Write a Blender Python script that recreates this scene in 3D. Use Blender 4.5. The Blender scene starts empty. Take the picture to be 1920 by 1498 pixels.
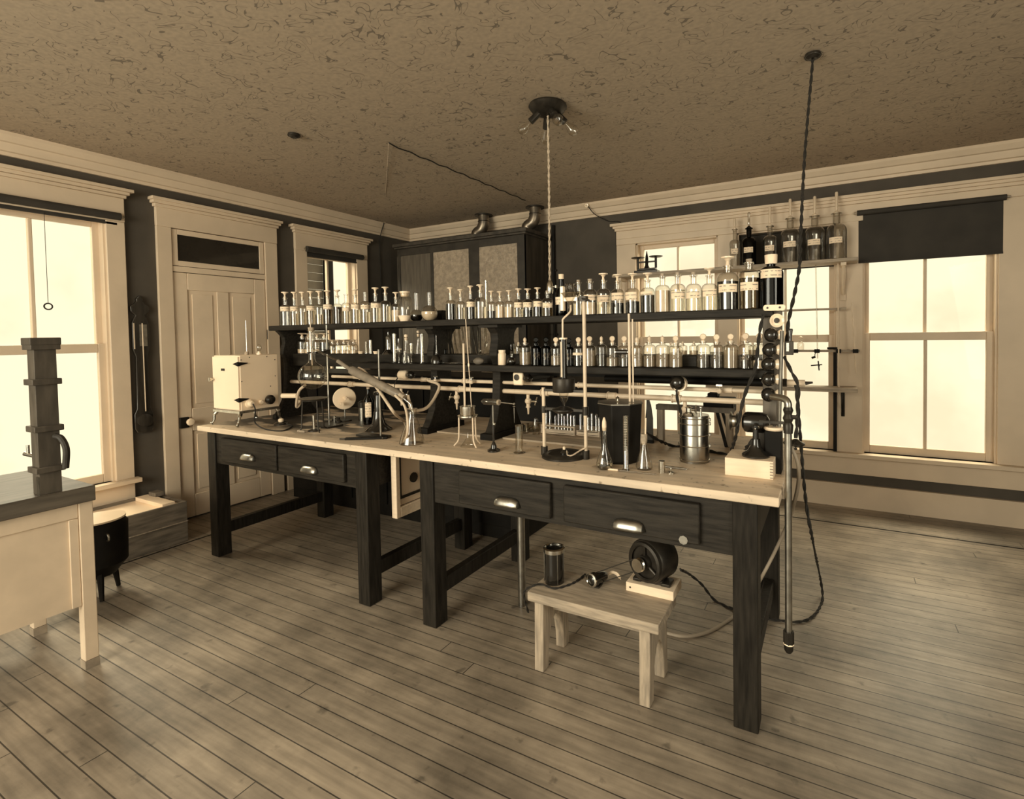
import bpy, bmesh, math, random
from mathutils import Vector, Matrix
random.seed(7)
SC = bpy.context.scene
COL = SC.collection
PI = math.pi

# ---------------------------------------------------------------- camera
CAM_F, CAM_CX, CAM_CY = 951.85, 1060.17, 656.65          # focal length and principal point in pixels of the 1920x1498 frame
CAM_YAW, CAM_PITCH, CAM_ROLL = 0.480150, 0.029667, -0.015525
CAM = Vector((0, 0, 1.5))
_f = Vector((-math.sin(CAM_YAW)*math.cos(CAM_PITCH), math.cos(CAM_YAW)*math.cos(CAM_PITCH), -math.sin(CAM_PITCH)))
_r0 = Vector((math.cos(CAM_YAW), math.sin(CAM_YAW), 0)); _u0 = _r0.cross(_f)
_r = _r0*math.cos(CAM_ROLL) + _u0*math.sin(CAM_ROLL); _u = -_r0*math.sin(CAM_ROLL) + _u0*math.cos(CAM_ROLL)
cd = bpy.data.cameras.new('camera'); cam = bpy.data.objects.new('camera', cd); COL.objects.link(cam)
cam.matrix_world = Matrix(((_r.x, _u.x, -_f.x, 0), (_r.y, _u.y, -_f.y, 0), (_r.z, _u.z, -_f.z, 1.5), (0, 0, 0, 1)))
cd.sensor_fit = 'HORIZONTAL'; cd.sensor_width = 36; cd.lens = CAM_F/1920*36
cd.shift_x = (960-CAM_CX)/1920; cd.shift_y = (CAM_CY-749)/1920
cd.clip_start = 0.05; cd.clip_end = 200
SC.camera = cam

# ---------------------------------------------------------------- world, lights, exposure
SC.view_settings.view_transform = 'Standard'; SC.view_settings.look = 'None'
SC.view_settings.gamma = 1; SC.view_settings.use_curve_mapping = False
SC.view_settings.exposure = 0.0
SC.cycles.transparent_max_bounces = 40; SC.cycles.max_bounces = 10
SC.cycles.transmission_bounces = 8; SC.cycles.diffuse_bounces = 4
SC.cycles.caustics_reflective = False; SC.cycles.caustics_refractive = False
SC.cycles.sample_clamp_indirect = 4
w = bpy.data.worlds.new('overcast_sky'); SC.world = w; w.use_nodes = True
nt = w.node_tree; nt.nodes.clear()
out = nt.nodes.new('ShaderNodeOutputWorld'); bg = nt.nodes.new('ShaderNodeBackground')
tc = nt.nodes.new('ShaderNodeTexCoord'); nz = nt.nodes.new('ShaderNodeTexNoise'); cr = nt.nodes.new('ShaderNodeValToRGB')
nz.inputs['Scale'].default_value = 5.0; nz.inputs['Detail'].default_value = 5
cr.color_ramp.elements[0].position = 0.38; cr.color_ramp.elements[0].color = (1.0, 0.85, 0.62, 1)
cr.color_ramp.elements[1].position = 0.52; cr.color_ramp.elements[1].color = (1.08, 1.0, 0.75, 1)
nt.links.new(tc.outputs['Generated'], nz.inputs['Vector']); nt.links.new(nz.outputs['Fac'], cr.inputs['Fac'])
nt.links.new(cr.outputs['Color'], bg.inputs['Color']); bg.inputs['Strength'].default_value = 1.15
nt.links.new(bg.outputs['Background'], out.inputs['Surface'])

def area(name, loc, look, size, sizey, power, col=(1, .94, .76)):
    l = bpy.data.lights.new(name, 'AREA'); l.shape = 'RECTANGLE'; l.size = size; l.size_y = sizey; l.energy = power; l.color = col
    o = bpy.data.objects.new(name, l); COL.objects.link(o); o.location = loc
    o.rotation_euler = (Vector(look)-Vector(loc)).to_track_quat('-Z', 'Y').to_euler()
    return o
# daylight of the windows in the wall behind the photographer; the right-hand lamp is added fill, that wall has no window
area('daylight_rear_window', (-2.4, -2.6, 1.9), (-2.0, 3, 0.9), 2.6, 1.9, 190)
area('fill_light_right', (2.1, 0.6, 1.6), (-1.5, 2.6, 0.8), 1.2, 1.8, 60)

area('daylight_over_back_window', (.75, 6.2, 3.5), (.3, 3.0, 0), 1.6, 1.2, 260)
area('daylight_over_left_window', (-6.3, 1.5, 3.5), (-3.0, 1.9, 0), 1.2, 1.2, 200)

# ---------------------------------------------------------------- pixel -> point on a real plane
def ray(x, y): return _f + _r*((x-CAM_CX)/CAM_F) - _u*((y-CAM_CY)/CAM_F)
def PZ(x, y, z): d = ray(x, y); return CAM + d*((z-1.5)/d.z)
def PY(x, y, Y): d = ray(x, y); return CAM + d*(Y/d.y)
def PX(x, y, X): d = ray(x, y); return CAM + d*(X/d.x)
def depth(p): return (Vector(p)-CAM).dot(_f)

# ---------------------------------------------------------------- materials
def S(v):
    """sepia tone of reflectance v"""
    k = min(1, v*2.2)
    return (min(1, v*(1.07+.07*k)), v*(.905+.01*k), v*(.71-.04*k), 1)
MATS = {}
def mat(name, v, rough=.6, metal=0, noise=0, nscale=8, stretch=(1, 1, 1), v2=None, bump=0, bscale=40, spec=.4, detail=6, lo=.35, hi=.65, coat=0):
    if name in MATS: return MATS[name]
    S = (lambda q: (q, q*.95, q*.84, 1)) if metal > .9 else globals()['S']
    m = bpy.data.materials.new(name); m.use_nodes = True; n = m.node_tree; b = n.nodes['Principled BSDF']
    b.inputs['Base Color'].default_value = S(v); b.inputs['Roughness'].default_value = rough
    b.inputs['Metallic'].default_value = metal; b.inputs['Specular IOR Level'].default_value = spec
    b.inputs['Coat Weight'].default_value = coat
    t = n.nodes.new('ShaderNodeTexCoord'); mp = n.nodes.new('ShaderNodeMapping'); mp.inputs['Scale'].default_value = stretch
    n.links.new(t.outputs['Object'], mp.inputs['Vector'])
    x = n.nodes.new('ShaderNodeTexNoise'); x.inputs['Scale'].default_value = nscale; x.inputs['Detail'].default_value = detail
    n.links.new(mp.outputs['Vector'], x.inputs['Vector'])
    r = n.nodes.new('ShaderNodeValToRGB'); r.color_ramp.elements[0].position = lo; r.color_ramp.elements[1].position = hi
    v2 = v2 if v2 is not None else v*(1+noise)
    r.color_ramp.elements[0].color = S(v if v2 != v*(1+noise) else v*(1-noise)); r.color_ramp.elements[1].color = S(v2)
    n.links.new(x.outputs['Fac'], r.inputs['Fac']); n.links.new(r.outputs['Color'], b.inputs['Base Color'])
    if bump:
        y = n.nodes.new('ShaderNodeTexNoise'); y.inputs['Scale'].default_value = bscale; n.links.new(mp.outputs['Vector'], y.inputs['Vector'])
        bp = n.nodes.new('ShaderNodeBump'); bp.inputs['Strength'].default_value = bump; bp.inputs['Distance'].default_value = .01
        n.links.new(y.outputs['Fac'], bp.inputs['Height']); n.links.new(bp.outputs['Normal'], b.inputs['Normal'])
    MATS[name] = m; return m
M_TRIM = mat('painted_trim', .60, .45, noise=.06, nscale=3, bump=.05)
M_DOOR = mat('painted_door', .66, .5, noise=.08, nscale=3, bump=.05)
M_WALL = mat('dark_wall_paper', .072, .85, noise=.12, nscale=4, bump=.05)
M_DARKWOOD = mat('dark_stained_wood', .011, .5, spec=.12, nscale=5, stretch=(14, 14, 1.5), v2=.030, bump=.12, lo=.3, hi=.75)
M_DARKWOODX = mat('dark_stained_wood_long', .013, .5, spec=.15, nscale=5, stretch=(1.2, 14, 14), v2=.042, bump=.12, lo=.3, hi=.8)
M_SHELF = mat('dark_shelf_wood', .013, .55, spec=.15, nscale=5, stretch=(1.5, 14, 14), v2=.028, bump=.1)
M_PALEWOOD = mat('pale_raw_wood', .42, .65, nscale=4, stretch=(2, 16, 16), v2=.26, bump=.1)
M_PALEWOODZ = mat('pale_raw_wood_upright', .42, .65, nscale=4, stretch=(16, 16, 2), v2=.26, bump=.1)
M_WHITEWOOD = mat('white_clean_wood', .80, .6, noise=.06, nscale=5, stretch=(2, 12, 12))
M_CRATE = mat('crate_wood', .20, .6, nscale=3, stretch=(14, 2, 14), v2=.10, bump=.1)
M_MIDWOOD = mat('mid_brown_wood', .11, .6, nscale=4, stretch=(8, 8, 1.5), v2=.17, bump=.1)
M_WHITE = mat('white_enamel', .85, .3, noise=.03, nscale=4)
M_PORC = mat('white_porcelain', .88, .15, noise=.02, nscale=9, coat=.5)
M_BLACK = mat('black_enamel', .012, .18, noise=.2, nscale=6, coat=.6)
M_MATT = mat('matt_black', .009, .6, spec=.15, noise=.3, nscale=10)
M_IRON = mat('cast_iron', .035, .4, metal=.5, noise=.3, nscale=20)
M_STEEL = mat('worn_steel', .38, .32, metal=1, noise=.2, nscale=25)
M_BRASS = mat('nickel_brass', .62, .22, metal=1, noise=.15, nscale=20)
M_PIPE = mat('painted_pipe', .62, .35, noise=.1, nscale=12)
M_CORD = mat('cloth_cord', .02, .8, noise=.3, nscale=60)
M_ROPE = mat('pale_cord', .45, .8, noise=.25, nscale=80)
M_HOSE = mat('pale_rubber_hose', .55, .5, noise=.06, nscale=20)
M_CORK = mat('cork', .38, .8, noise=.25, nscale=60)
M_PAPER = mat('label_paper', .82, .7, noise=.07, nscale=30)
M_SHADE = mat('dark_roller_blind', .035, .8, noise=.15, nscale=6)
M_RUBBER = mat('dark_rubber', .03, .6, noise=.2, nscale=30)
M_CONDENSER = mat('condenser_jacket', .20, .3, noise=.2, nscale=20)

def glass_thin(name, tint=.93, edge=.30, ed=2.2, rough=.02, gl=.9, f0=.045):
    m = bpy.data.materials.new(name); m.use_nodes = True; n = m.node_tree; n.nodes.clear()
    o = n.nodes.new('ShaderNodeOutputMaterial'); mx = n.nodes.new('ShaderNodeMixShader')
    tr = n.nodes.new('ShaderNodeBsdfTransparent'); g = n.nodes.new('ShaderNodeBsdfGlossy'); g.inputs['Roughness'].default_value = rough
    g.inputs['Color'].default_value = (gl, gl, gl, 1)
    lw = n.nodes.new('ShaderNodeLayerWeight'); lw.inputs['Blend'].default_value = .5
    pw = n.nodes.new('ShaderNodeMath'); pw.operation = 'POWER'; pw.inputs[1].default_value = ed
    n.links.new(lw.outputs['Facing'], pw.inputs[0])
    mc = n.nodes.new('ShaderNodeMix'); mc.data_type = 'RGBA'
    mc.inputs[6].default_value = (tint, tint*.98, tint*.93, 1); mc.inputs[7].default_value = (edge, edge*.97, edge*.9, 1)
    n.links.new(pw.outputs[0], mc.inputs[0]); n.links.new(mc.outputs[2], tr.inputs['Color'])
    p4 = n.nodes.new('ShaderNodeMath'); p4.operation = 'POWER'; p4.inputs[1].default_value = 4; n.links.new(lw.outputs['Facing'], p4.inputs[0])
    fr = n.nodes.new('ShaderNodeMath'); fr.operation = 'MULTIPLY_ADD'; fr.inputs[1].default_value = .85; fr.inputs[2].default_value = f0; n.links.new(p4.outputs[0], fr.inputs[0])
    n.links.new(fr.outputs[0], mx.inputs[0]); n.links.new(tr.outputs[0], mx.inputs[1]); n.links.new(g.outputs[0], mx.inputs[2])
    n.links.new(mx.outputs[0], o.inputs['Surface']); MATS[name] = m; return m
M_GLASS = glass_thin('clear_glass', edge=.55, gl=1, f0=.09)
M_PANE = glass_thin('window_glass', .98, .9, 3, f0=.004)
M_TUBE = glass_thin('glass_tubing', .88, .55, 1.2, gl=1, f0=.16)
M_AMBER = glass_thin('dark_brown_glass', .06, .01, 1.5, .05, gl=.6)
M_SMOKE = glass_thin('smoky_glass', .80, .30, 1.5, .05, gl=1, f0=.16)
def glass_solid(name, v, rough=0, ior=1.45, tint=(1, .97, .90)):
    m = bpy.data.materials.new(name); m.use_nodes = True; n = m.node_tree; n.nodes.clear()
    o = n.nodes.new('ShaderNodeOutputMaterial'); g = n.nodes.new('ShaderNodeBsdfGlass')
    g.inputs['Color'].default_value = (v*tint[0], v*tint[1], v*tint[2], 1); g.inputs['Roughness'].default_value = rough; g.inputs['IOR'].default_value = ior
    n.links.new(g.outputs[0], o.inputs['Surface']); MATS[name] = m; return m
M_SOLID = glass_solid('solid_glass', .97)
M_WATER = glass_solid('clear_liquid', .95, ior=1.33)
M_FROST = mat('frosted_glass_jar', .62, .35, noise=.08, nscale=10)
M_POWDER = mat('pale_powder', .75, .8, noise=.1, nscale=25)
M_DARKLIQ = mat('dark_liquid', .012, .15, noise=.2, nscale=5)
M_MIDLIQ = glass_solid('brown_liquid', .35, ior=1.33, tint=(1, .85, .6))
M_STOPPER = mat('ground_glass_stopper', .75, .25, noise=.1, nscale=20)

# ---------------------------------------------------------------- mesh builder
class G:
    def __init__(s): s.v = []; s.f = []
    def add(s, vs, fs):
        o = len(s.v); s.v += [tuple(p) for p in vs]; s.f += [tuple(i+o for i in f) for f in fs]; return s
    def box(s, a, b):
        x0, x1 = sorted((a[0], b[0])); y0, y1 = sorted((a[1], b[1])); z0, z1 = sorted((a[2], b[2]))
        return s.add([(x0,y0,z0),(x1,y0,z0),(x1,y1,z0),(x0,y1,z0),(x0,y0,z1),(x1,y0,z1),(x1,y1,z1),(x0,y1,z1)],
                     [(0,3,2,1),(4,5,6,7),(0,1,5,4),(1,2,6,5),(2,3,7,6),(3,0,4,7)])
    def lathe(s, prof, c=(0,0,0), n=24, axis=None, shear=(0,0)):
        """prof: (radius, height) pairs; r=0 closes. axis: unit vector for the height direction"""
        c = Vector(c); az = Vector(axis).normalized() if axis is not None else Vector((0,0,1))
        q = Vector((0,0,1)).rotation_difference(az) if axis is not None else None
        rings = []; vs = []
        for r, h in prof:
            if r < 1e-6: p = Vector((shear[0]*h, shear[1]*h, h)); vs.append(p); rings.append([len(vs)-1])
            else:
                k = []
                for i in range(n):
                    a = 2*PI*i/n; vs.append(Vector((r*math.cos(a)+shear[0]*h, r*math.sin(a)+shear[1]*h, h))); k.append(len(vs)-1)
                rings.append(k)
        if q is not None: vs = [q @ p for p in vs]
        vs = [p+c for p in vs]; fs = []
        for a, b in zip(rings, rings[1:]):
            if len(a) == 1 and len(b) == 1: continue
            for i in range(n):
                j = (i+1) % n
                if len(a) == 1: fs.append((a[0], b[j], b[i]))
                elif len(b) == 1: fs.append((a[i], a[j], b[0]))
                else: fs.append((a[i], a[j], b[j], b[i]))
        return s.add(vs, fs)
    def cyl(s, a, b, r, r2=None, n=16):
        a = Vector(a); b = Vector(b); h = (b-a).length; r2 = r if r2 is None else r2
        return s.lathe([(0,0),(r,0),(r2,h),(0,h)], a, n, (b-a))
    def ball(s, c, r, n=16, sz=1.0):
        return s.lathe([(0,-r*sz)]+[(r*math.sin(PI*i/8), -r*sz*math.cos(PI*i/8)) for i in range(1,8)]+[(0,r*sz)], c, n)
    def tube(s, pts, r, n=8, closed=False):
        pts = [Vector(p) for p in pts]; m = len(pts); vs = []; fs = []; up = None
        for i, p in enumerate(pts):
            t = (pts[min(i+1,m-1)]-pts[max(i-1,0)]).normalized()
            if up is None:
                up = t.orthogonal().normalized()
            up = (up - t*up.dot(t)).normalized(); sd = t.cross(up)
            rr = r[i] if isinstance(r, (list,tuple)) else r
            vs += [p+up*rr*math.cos(2*PI*k/n)+sd*rr*math.sin(2*PI*k/n) for k in range(n)]
        for i in range(m-1):
            for k in range(n):
                a = i*n+k; b = i*n+(k+1)%n; fs.append((a, b, b+n, a+n))
        fs.append(tuple(range(n))[::-1]); fs.append(tuple(range((m-1)*n, m*n)))
        return s.add(vs, fs)
    def prism(s, poly, a, b, plane='xz'):
        """extrude polygon [(u,v)] from a to b along the missing axis"""
        def P(u, v, w): return {'xz': (u,w,v), 'yz': (w,u,v), 'xy': (u,v,w)}[plane]
        n = len(poly); vs = [P(u,v,a) for u,v in poly]+[P(u,v,b) for u,v in poly]
        fs = [tuple(range(n))[::-1], tuple(range(n,2*n))]+[(i,(i+1)%n,(i+1)%n+n,i+n) for i in range(n)]
        return s.add(vs, fs)
    def torus(s, c, R, r, n=28, m=8, axis=(0,0,1), arc=2*PI, a0=0):
        q = Vector((0,0,1)).rotation_difference(Vector(axis)); k = n if arc < 2*PI-.01 else n
        pts = [Vector(c)+q @ Vector((R*math.cos(a0+arc*i/k), R*math.sin(a0+arc*i/k), 0)) for i in range(k+1)]
        return s.tube(pts, r, m)
def smoothpath(pts, k=8):
    pts = [Vector(p) for p in pts]; o = []
    P = [pts[0]*2-pts[1]]+pts+[pts[-1]*2-pts[-2]]
    for i in range(1, len(P)-2):
        for j in range(k):
            t = j/k; a, b, c, d = P[i-1], P[i], P[i+1], P[i+2]
            o.append(.5*((2*b)+(c-a)*t+(2*a-5*b+4*c-d)*t*t+(-a+3*b-3*c+d)*t**3))
    return o+[pts[-1]]
def twisted(g, pts, r=.004, turns=60, n=6, k=14):
    """two strands twisted round each other"""
    p = smoothpath(pts, k); L = [0]
    for a, b in zip(p, p[1:]): L.append(L[-1]+(b-a).length)
    for ph in (0, PI):
        q = []
        for i, c in enumerate(p):
            t = (p[min(i+1,len(p)-1)]-p[max(i-1,0)]).normalized(); u = t.cross(Vector((.3,.9,.2))).normalized(); v = t.cross(u)
            a = L[i]*turns+ph; q.append(c+u*math.cos(a)*r*.9+v*math.sin(a)*r*.9)
        g.tube(q, r, n)
    return g
def obj(name, g, m, parent=None, loc=(0,0,0), bevel=0, sm=35, kind=None):
    me = bpy.data.meshes.new(name); me.from_pydata(g.v, [], g.f); me.validate()
    b = bmesh.new(); b.from_mesh(me); bmesh.ops.recalc_face_normals(b, faces=b.faces); b.to_mesh(me); b.free()
    me.polygons.foreach_set('use_smooth', [True]*len(me.polygons)); me.set_sharp_from_angle(angle=math.radians(sm))
    me.materials.append(m); o = bpy.data.objects.new(name, me); COL.objects.link(o); o.location = loc
    if parent: o.parent = parent
    if bevel:
        d = o.modifiers.new('bevel', 'BEVEL'); d.width = bevel; d.segments = 2; d.limit_method = 'ANGLE'
    if kind: o['kind'] = kind
    return o
def thing(name, label, cat, loc=(0,0,0), rz=0, group=None):
    o = bpy.data.objects.new(name, None); COL.objects.link(o); o.location = loc; o.rotation_euler = (0,0,rz)
    o.empty_display_size = .05; return tag(o, label, cat, group)
def tag(o, label, cat, group=None):
    o['label'] = label; o['category'] = cat
    if group: o['group'] = group
    return o
def struct(name, g, m, parent=None, bevel=0): return obj(name, g, m, parent, bevel=bevel, kind=None if parent else 'structure')

# ================================================================ THE ROOM
XL, YB, ZC = -4.80, 4.92, 2.87
def floor_mat():
    m = mat('floor_boards', .2, .5); n = m.node_tree; b = n.nodes['Principled BSDF']; L = n.links
    t = n.nodes.new('ShaderNodeTexCoord'); br = n.nodes.new('ShaderNodeTexBrick')
    sx = n.nodes.new('ShaderNodeSeparateXYZ'); L.new(t.outputs['Object'], sx.inputs[0])
    dv = n.nodes.new('ShaderNodeMath'); dv.operation = 'DIVIDE'; dv.inputs[1].default_value = .083; L.new(sx.outputs['Y'], dv.inputs[0])
    fl = n.nodes.new('ShaderNodeMath'); fl.operation = 'FLOOR'; L.new(dv.outputs[0], fl.inputs[0])
    wn = n.nodes.new('ShaderNodeTexWhiteNoise'); wn.noise_dimensions = '1D'; L.new(fl.outputs[0], wn.inputs['W'])
    ma = n.nodes.new('ShaderNodeMath'); ma.operation = 'MULTIPLY_ADD'; ma.inputs[1].default_value = 4.6; L.new(wn.outputs['Value'], ma.inputs[0]); L.new(sx.outputs['X'], ma.inputs[2])
    cx_ = n.nodes.new('ShaderNodeCombineXYZ'); L.new(ma.outputs[0], cx_.inputs[0]); L.new(sx.outputs['Y'], cx_.inputs[1])
    L.new(cx_.outputs[0], br.inputs['Vector']); br.offset = 0; br.inputs['Scale'].default_value = 1
    br.inputs['Brick Width'].default_value = 4.6; br.inputs['Row Height'].default_value = .083; br.inputs['Mortar Size'].default_value = .0026
    br.inputs['Mortar Smooth'].default_value = .3; br.inputs['Bias'].default_value = 0
    br.inputs['Color1'].default_value = S(.235); br.inputs['Color2'].default_value = S(.285); br.inputs['Mortar'].default_value = S(.05)
    mp = n.nodes.new('ShaderNodeMapping'); mp.inputs['Scale'].default_value = (1.2, 13, 1); L.new(t.outputs['Object'], mp.inputs['Vector'])
    a = n.nodes.new('ShaderNodeTexNoise'); a.inputs['Scale'].default_value = 3; a.inputs['Detail'].default_value = 8; L.new(mp.outputs[0], a.inputs['Vector'])
    c = n.nodes.new('ShaderNodeTexNoise'); c.inputs['Scale'].default_value = 1.6; c.inputs['Detail'].default_value = 9; c.inputs['Roughness'].default_value = .65; L.new(t.outputs['Object'], c.inputs['Vector'])
    def ramp(src, p0, c0, p1, c1):
        r = n.nodes.new('ShaderNodeValToRGB'); r.color_ramp.elements[0].position = p0; r.color_ramp.elements[1].position = p1
        r.color_ramp.elements[0].color = (c0,)*3+(1,); r.color_ramp.elements[1].color = (c1,)*3+(1,); L.new(src, r.inputs[0]); return r.outputs[0]
    def mul(x, y):
        k = n.nodes.new('ShaderNodeMix'); k.data_type = 'RGBA'; k.blend_type = 'MULTIPLY'; k.inputs[0].default_value = 1; L.new(x, k.inputs[6]); L.new(y, k.inputs[7]); return k.outputs[2]
    d = n.nodes.new('ShaderNodeTexNoise'); d.inputs['Scale'].default_value = 14; d.inputs['Detail'].default_value = 4; L.new(t.outputs['Object'], d.inputs['Vector'])
    col = mul(br.outputs['Color'], ramp(a.outputs['Fac'], .3, .72, .7, 1.15))
    col = mul(col, ramp(c.outputs['Fac'], .36, .55, .60, 1.2)); col = mul(col, ramp(d.outputs['Fac'], .27, .55, .36, 1.0))
    for l in list(b.inputs['Base Color'].links): L.remove(l)
    L.new(col, b.inputs['Base Color'])
    bp = n.nodes.new('ShaderNodeBump'); bp.inputs['Strength'].default_value = .35; bp.inputs['Distance'].default_value = .004
    L.new(br.outputs['Fac'], bp.inputs['Height']); bp.invert = True; L.new(bp.outputs[0], b.inputs['Normal'])
    b.inputs['Roughness'].default_value = .42; return m
def ceiling_mat():
    m = mat('scrolled_ceiling_paper', .3, .8); n = m.node_tree; b = n.nodes['Principled BSDF']; L = n.links
    t = n.nodes.new('ShaderNodeTexCoord'); mp = n.nodes.new('ShaderNodeMapping'); mp.inputs['Scale'].default_value = (1, 1.25, 1)
    L.new(t.outputs['Object'], mp.inputs['Vector'])
    a = n.nodes.new('ShaderNodeTexNoise'); a.inputs['Scale'].default_value = 7.5; a.inputs['Detail'].default_value = 0; a.inputs['Distortion'].default_value = 2.6; L.new(mp.outputs[0], a.inputs['Vector'])
    s = n.nodes.new('ShaderNodeMath'); s.operation = 'SUBTRACT'; s.inputs[1].default_value = .5; L.new(a.outputs['Fac'], s.inputs[0])
    ab = n.nodes.new('ShaderNodeMath'); ab.operation = 'ABSOLUTE'; L.new(s.outputs[0], ab.inputs[0])
    lt = n.nodes.new('ShaderNodeMath'); lt.operation = 'LESS_THAN'; lt.inputs[1].default_value = .02; L.new(ab.outputs[0], lt.inputs[0])
    c = n.nodes.new('ShaderNodeTexNoise'); c.inputs['Scale'].default_value = 8; c.inputs['Detail'].default_value = 1; L.new(mp.outputs[0], c.inputs['Vector'])
    gt = n.nodes.new('ShaderNodeMath'); gt.operation = 'GREATER_THAN'; gt.inputs[1].default_value = .465; L.new(c.outputs['Fac'], gt.inputs[0])
    mu = n.nodes.new('ShaderNodeMath'); mu.operation = 'MULTIPLY'; L.new(lt.outputs[0], mu.inputs[0]); L.new(gt.outputs[0], mu.inputs[1])
    d = n.nodes.new('ShaderNodeTexNoise'); d.inputs['Scale'].default_value = 40; L.new(mp.outputs[0], d.inputs['Vector'])
    r = n.nodes.new('ShaderNodeValToRGB'); r.color_ramp.elements[0].position = .3; r.color_ramp.elements[1].position = .7
    r.color_ramp.elements[0].color = S(.36); r.color_ramp.elements[1].color = S(.43); L.new(d.outputs['Fac'], r.inputs[0])
    k = n.nodes.new('ShaderNodeMix'); k.data_type = 'RGBA'; L.new(mu.outputs[0], k.inputs[0]); L.new(r.outputs[0], k.inputs[6]); k.inputs[7].default_value = S(.19)
    for l in list(b.inputs['Base Color'].links): L.remove(l)
    L.new(k.outputs[2], b.inputs['Base Color']); return m
struct('floor', G().box((XL-.15, -2.2, -.1), (3.0, YB+.15, 0)), floor_mat())
struct('ceiling', G().box((XL-.15, -2.2, ZC), (3.0, YB+.15, ZC+.1)), ceiling_mat())

def holed(a0, a1, z0, z1, holes, put):
    """rectangles that fill a wall a0..a1, z0..z1 leaving the holes (u0,u1,v0,v1) open"""
    us = sorted({a0, a1, *[h[0] for h in holes], *[h[1] for h in holes]}); zs = sorted({z0, z1, *[h[2] for h in holes], *[h[3] for h in holes]})
    for u0, u1 in zip(us, us[1:]):
        v = z0
        col = [h for h in holes if h[0] <= u0+1e-6 and h[1] >= u1-1e-6]
        for h in sorted(col, key=lambda h: h[2]):
            if h[2] > v: put(u0, u1, v, h[2])
            v = h[3]
        if z1 > v: put(u0, u1, v, z1)
WIN_L = [(1.04, 1.80, .45, 2.41), (3.44, 4.06, .45, 2.41)]
WIN_B = [(-1.735, -.93, .47, 2.41), (-.755, .045, .47, 2.41), (.245, 1.125, .47, 2.47)]
g = G(); holed(-2.2, YB+.15, 0, ZC, WIN_L, lambda a, b, c, d: g.box((XL-.15, a, c), (XL, b, d))); struct('wall_left', g, M_WALL)
g = G(); holed(XL, 3.0, 0, ZC, WIN_B, lambda a, b, c, d: g.box((a, YB, c), (b, YB+.15, d))); struct('wall_back', g, M_WALL)
struct('wall_right', G().box((2.2, -2.2, 0), (2.35, YB-.002, ZC)), M_WALL)
# cornices
prof = [(0, 0), (.02, 0), (.025, .022), (.04, .027), (.055, .06), (.06, .075), (.075, .08), (.1, .115), (.1, .138), (0, .138)]
struct('trim_1', G().prism([(XL+u, ZC-.138+v) for u, v in prof], -2.2, YB, 'xz'), M_TRIM)
struct('trim_2', G().prism([(YB-u, ZC-.138+v) for u, v in prof], XL, 2.199, 'yz'), M_TRIM)
# baseboards
struct('baseboard_back', G().box((-2.74, YB-.025, 0), (2.199, YB, .195)).box((-2.74, YB-.032, .185), (2.199, YB, .2)), M_TRIM)
g = G()
for a, b in ((-2.2, 2.07), (3.16, 4.5)): g.box((XL, a, 0), (XL+.025, b, .2))
struct('baseboard_left', g, M_TRIM)
# dark joint strips that edge the field of floor boards
struct('trim_3', G().box((-4.24, 4.44, 0), (2.199, 4.455, .002)), M_MATT)
struct('trim_4', G().box((-4.25, -2.2, 0), (-4.235, 4.455, .002)), M_MATT)

# ---- windows
def sash(g, ax, fix, u0, u1, z0, z1, st=.05, rail=.05, depthw=.035, mull=None, mw=.022):
    def bx(a, b, c, d):
        if ax == 'x': g.box((fix, a, c), (fix+depthw, b, d))
        else: g.box((a, fix, c), (b, fix+depthw, d))
    bx(u0, u0+st, z0, z1); bx(u1-st, u1, z0, z1); bx(u0+st, u1-st, z0, z0+rail); bx(u0+st, u1-st, z1-rail, z1)
    if mull is not None: bx(mull-mw/2, mull+mw/2, z0+rail, z1-rail)
def window(no, ax, u0, u1, z0, z1, mid, mull=True, cas=(.1, .1), head=True):
    root = thing('window_%d' % no, '', '', (0, 0, 0)); root['kind'] = 'structure'
    for k in ('label', 'category'): del root[k]
    g = G(); c = (u0+u1)/2 if mull else None
    if ax == 'x': lo, hi, pane = XL-.10, XL-.06, XL-.08
    else: lo, hi, pane = YB+.08, YB+.04, YB+.08
    sash(g, ax, lo, u0, u1, mid-.03, z1, mull=c); obj('upper_sash', g, M_TRIM, root, bevel=.004)
    g = G(); sash(g, ax, hi, u0, u1, z0, mid+.03, mull=c, rail=.065, st=.055); obj('lower_sash', g, M_TRIM, root, bevel=.004)
    g = G()
    for a, b, f in ((mid, z1-.05, lo+.015), (z0+.06, mid, hi+.015)):
        if ax == 'x': g.box((f, u0+.045, a), (f+.004, u1-.045, b))
        else: g.box((u0+.045, f, a), (u1-.045, f+.004, b))
    obj('glass_pane', g, M_PANE, root)
    g = G(); t = .012                                                # jamb lining
    for a, b, c_, d in ((u0-.0, u0+t, z0, z1), (u1-t, u1, z0, z1), (u0, u1, z1-t, z1)):
        if ax == 'x': g.box((XL-.148, a, c_), (XL+.004, b, d))
        else: g.box((a, YB-.004, c_), (b, YB+.148, d))
    obj('jamb', g, M_TRIM, root)
    return root
def slab(ax, u0, u1, z0, z1, d, d0=0):
    return G().box((XL+d0, u0, z0), (XL+d, u1, z1)) if ax == 'x' else G().box((u0, YB-d, z0), (u1, YB-d0, z1))
w1 = window(1, 'x', 1.04, 1.80, .45, 2.41, 1.46)
w2 = window(2, 'x', 3.44, 4.06, .45, 2.41, 1.46, mull=True)
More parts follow.
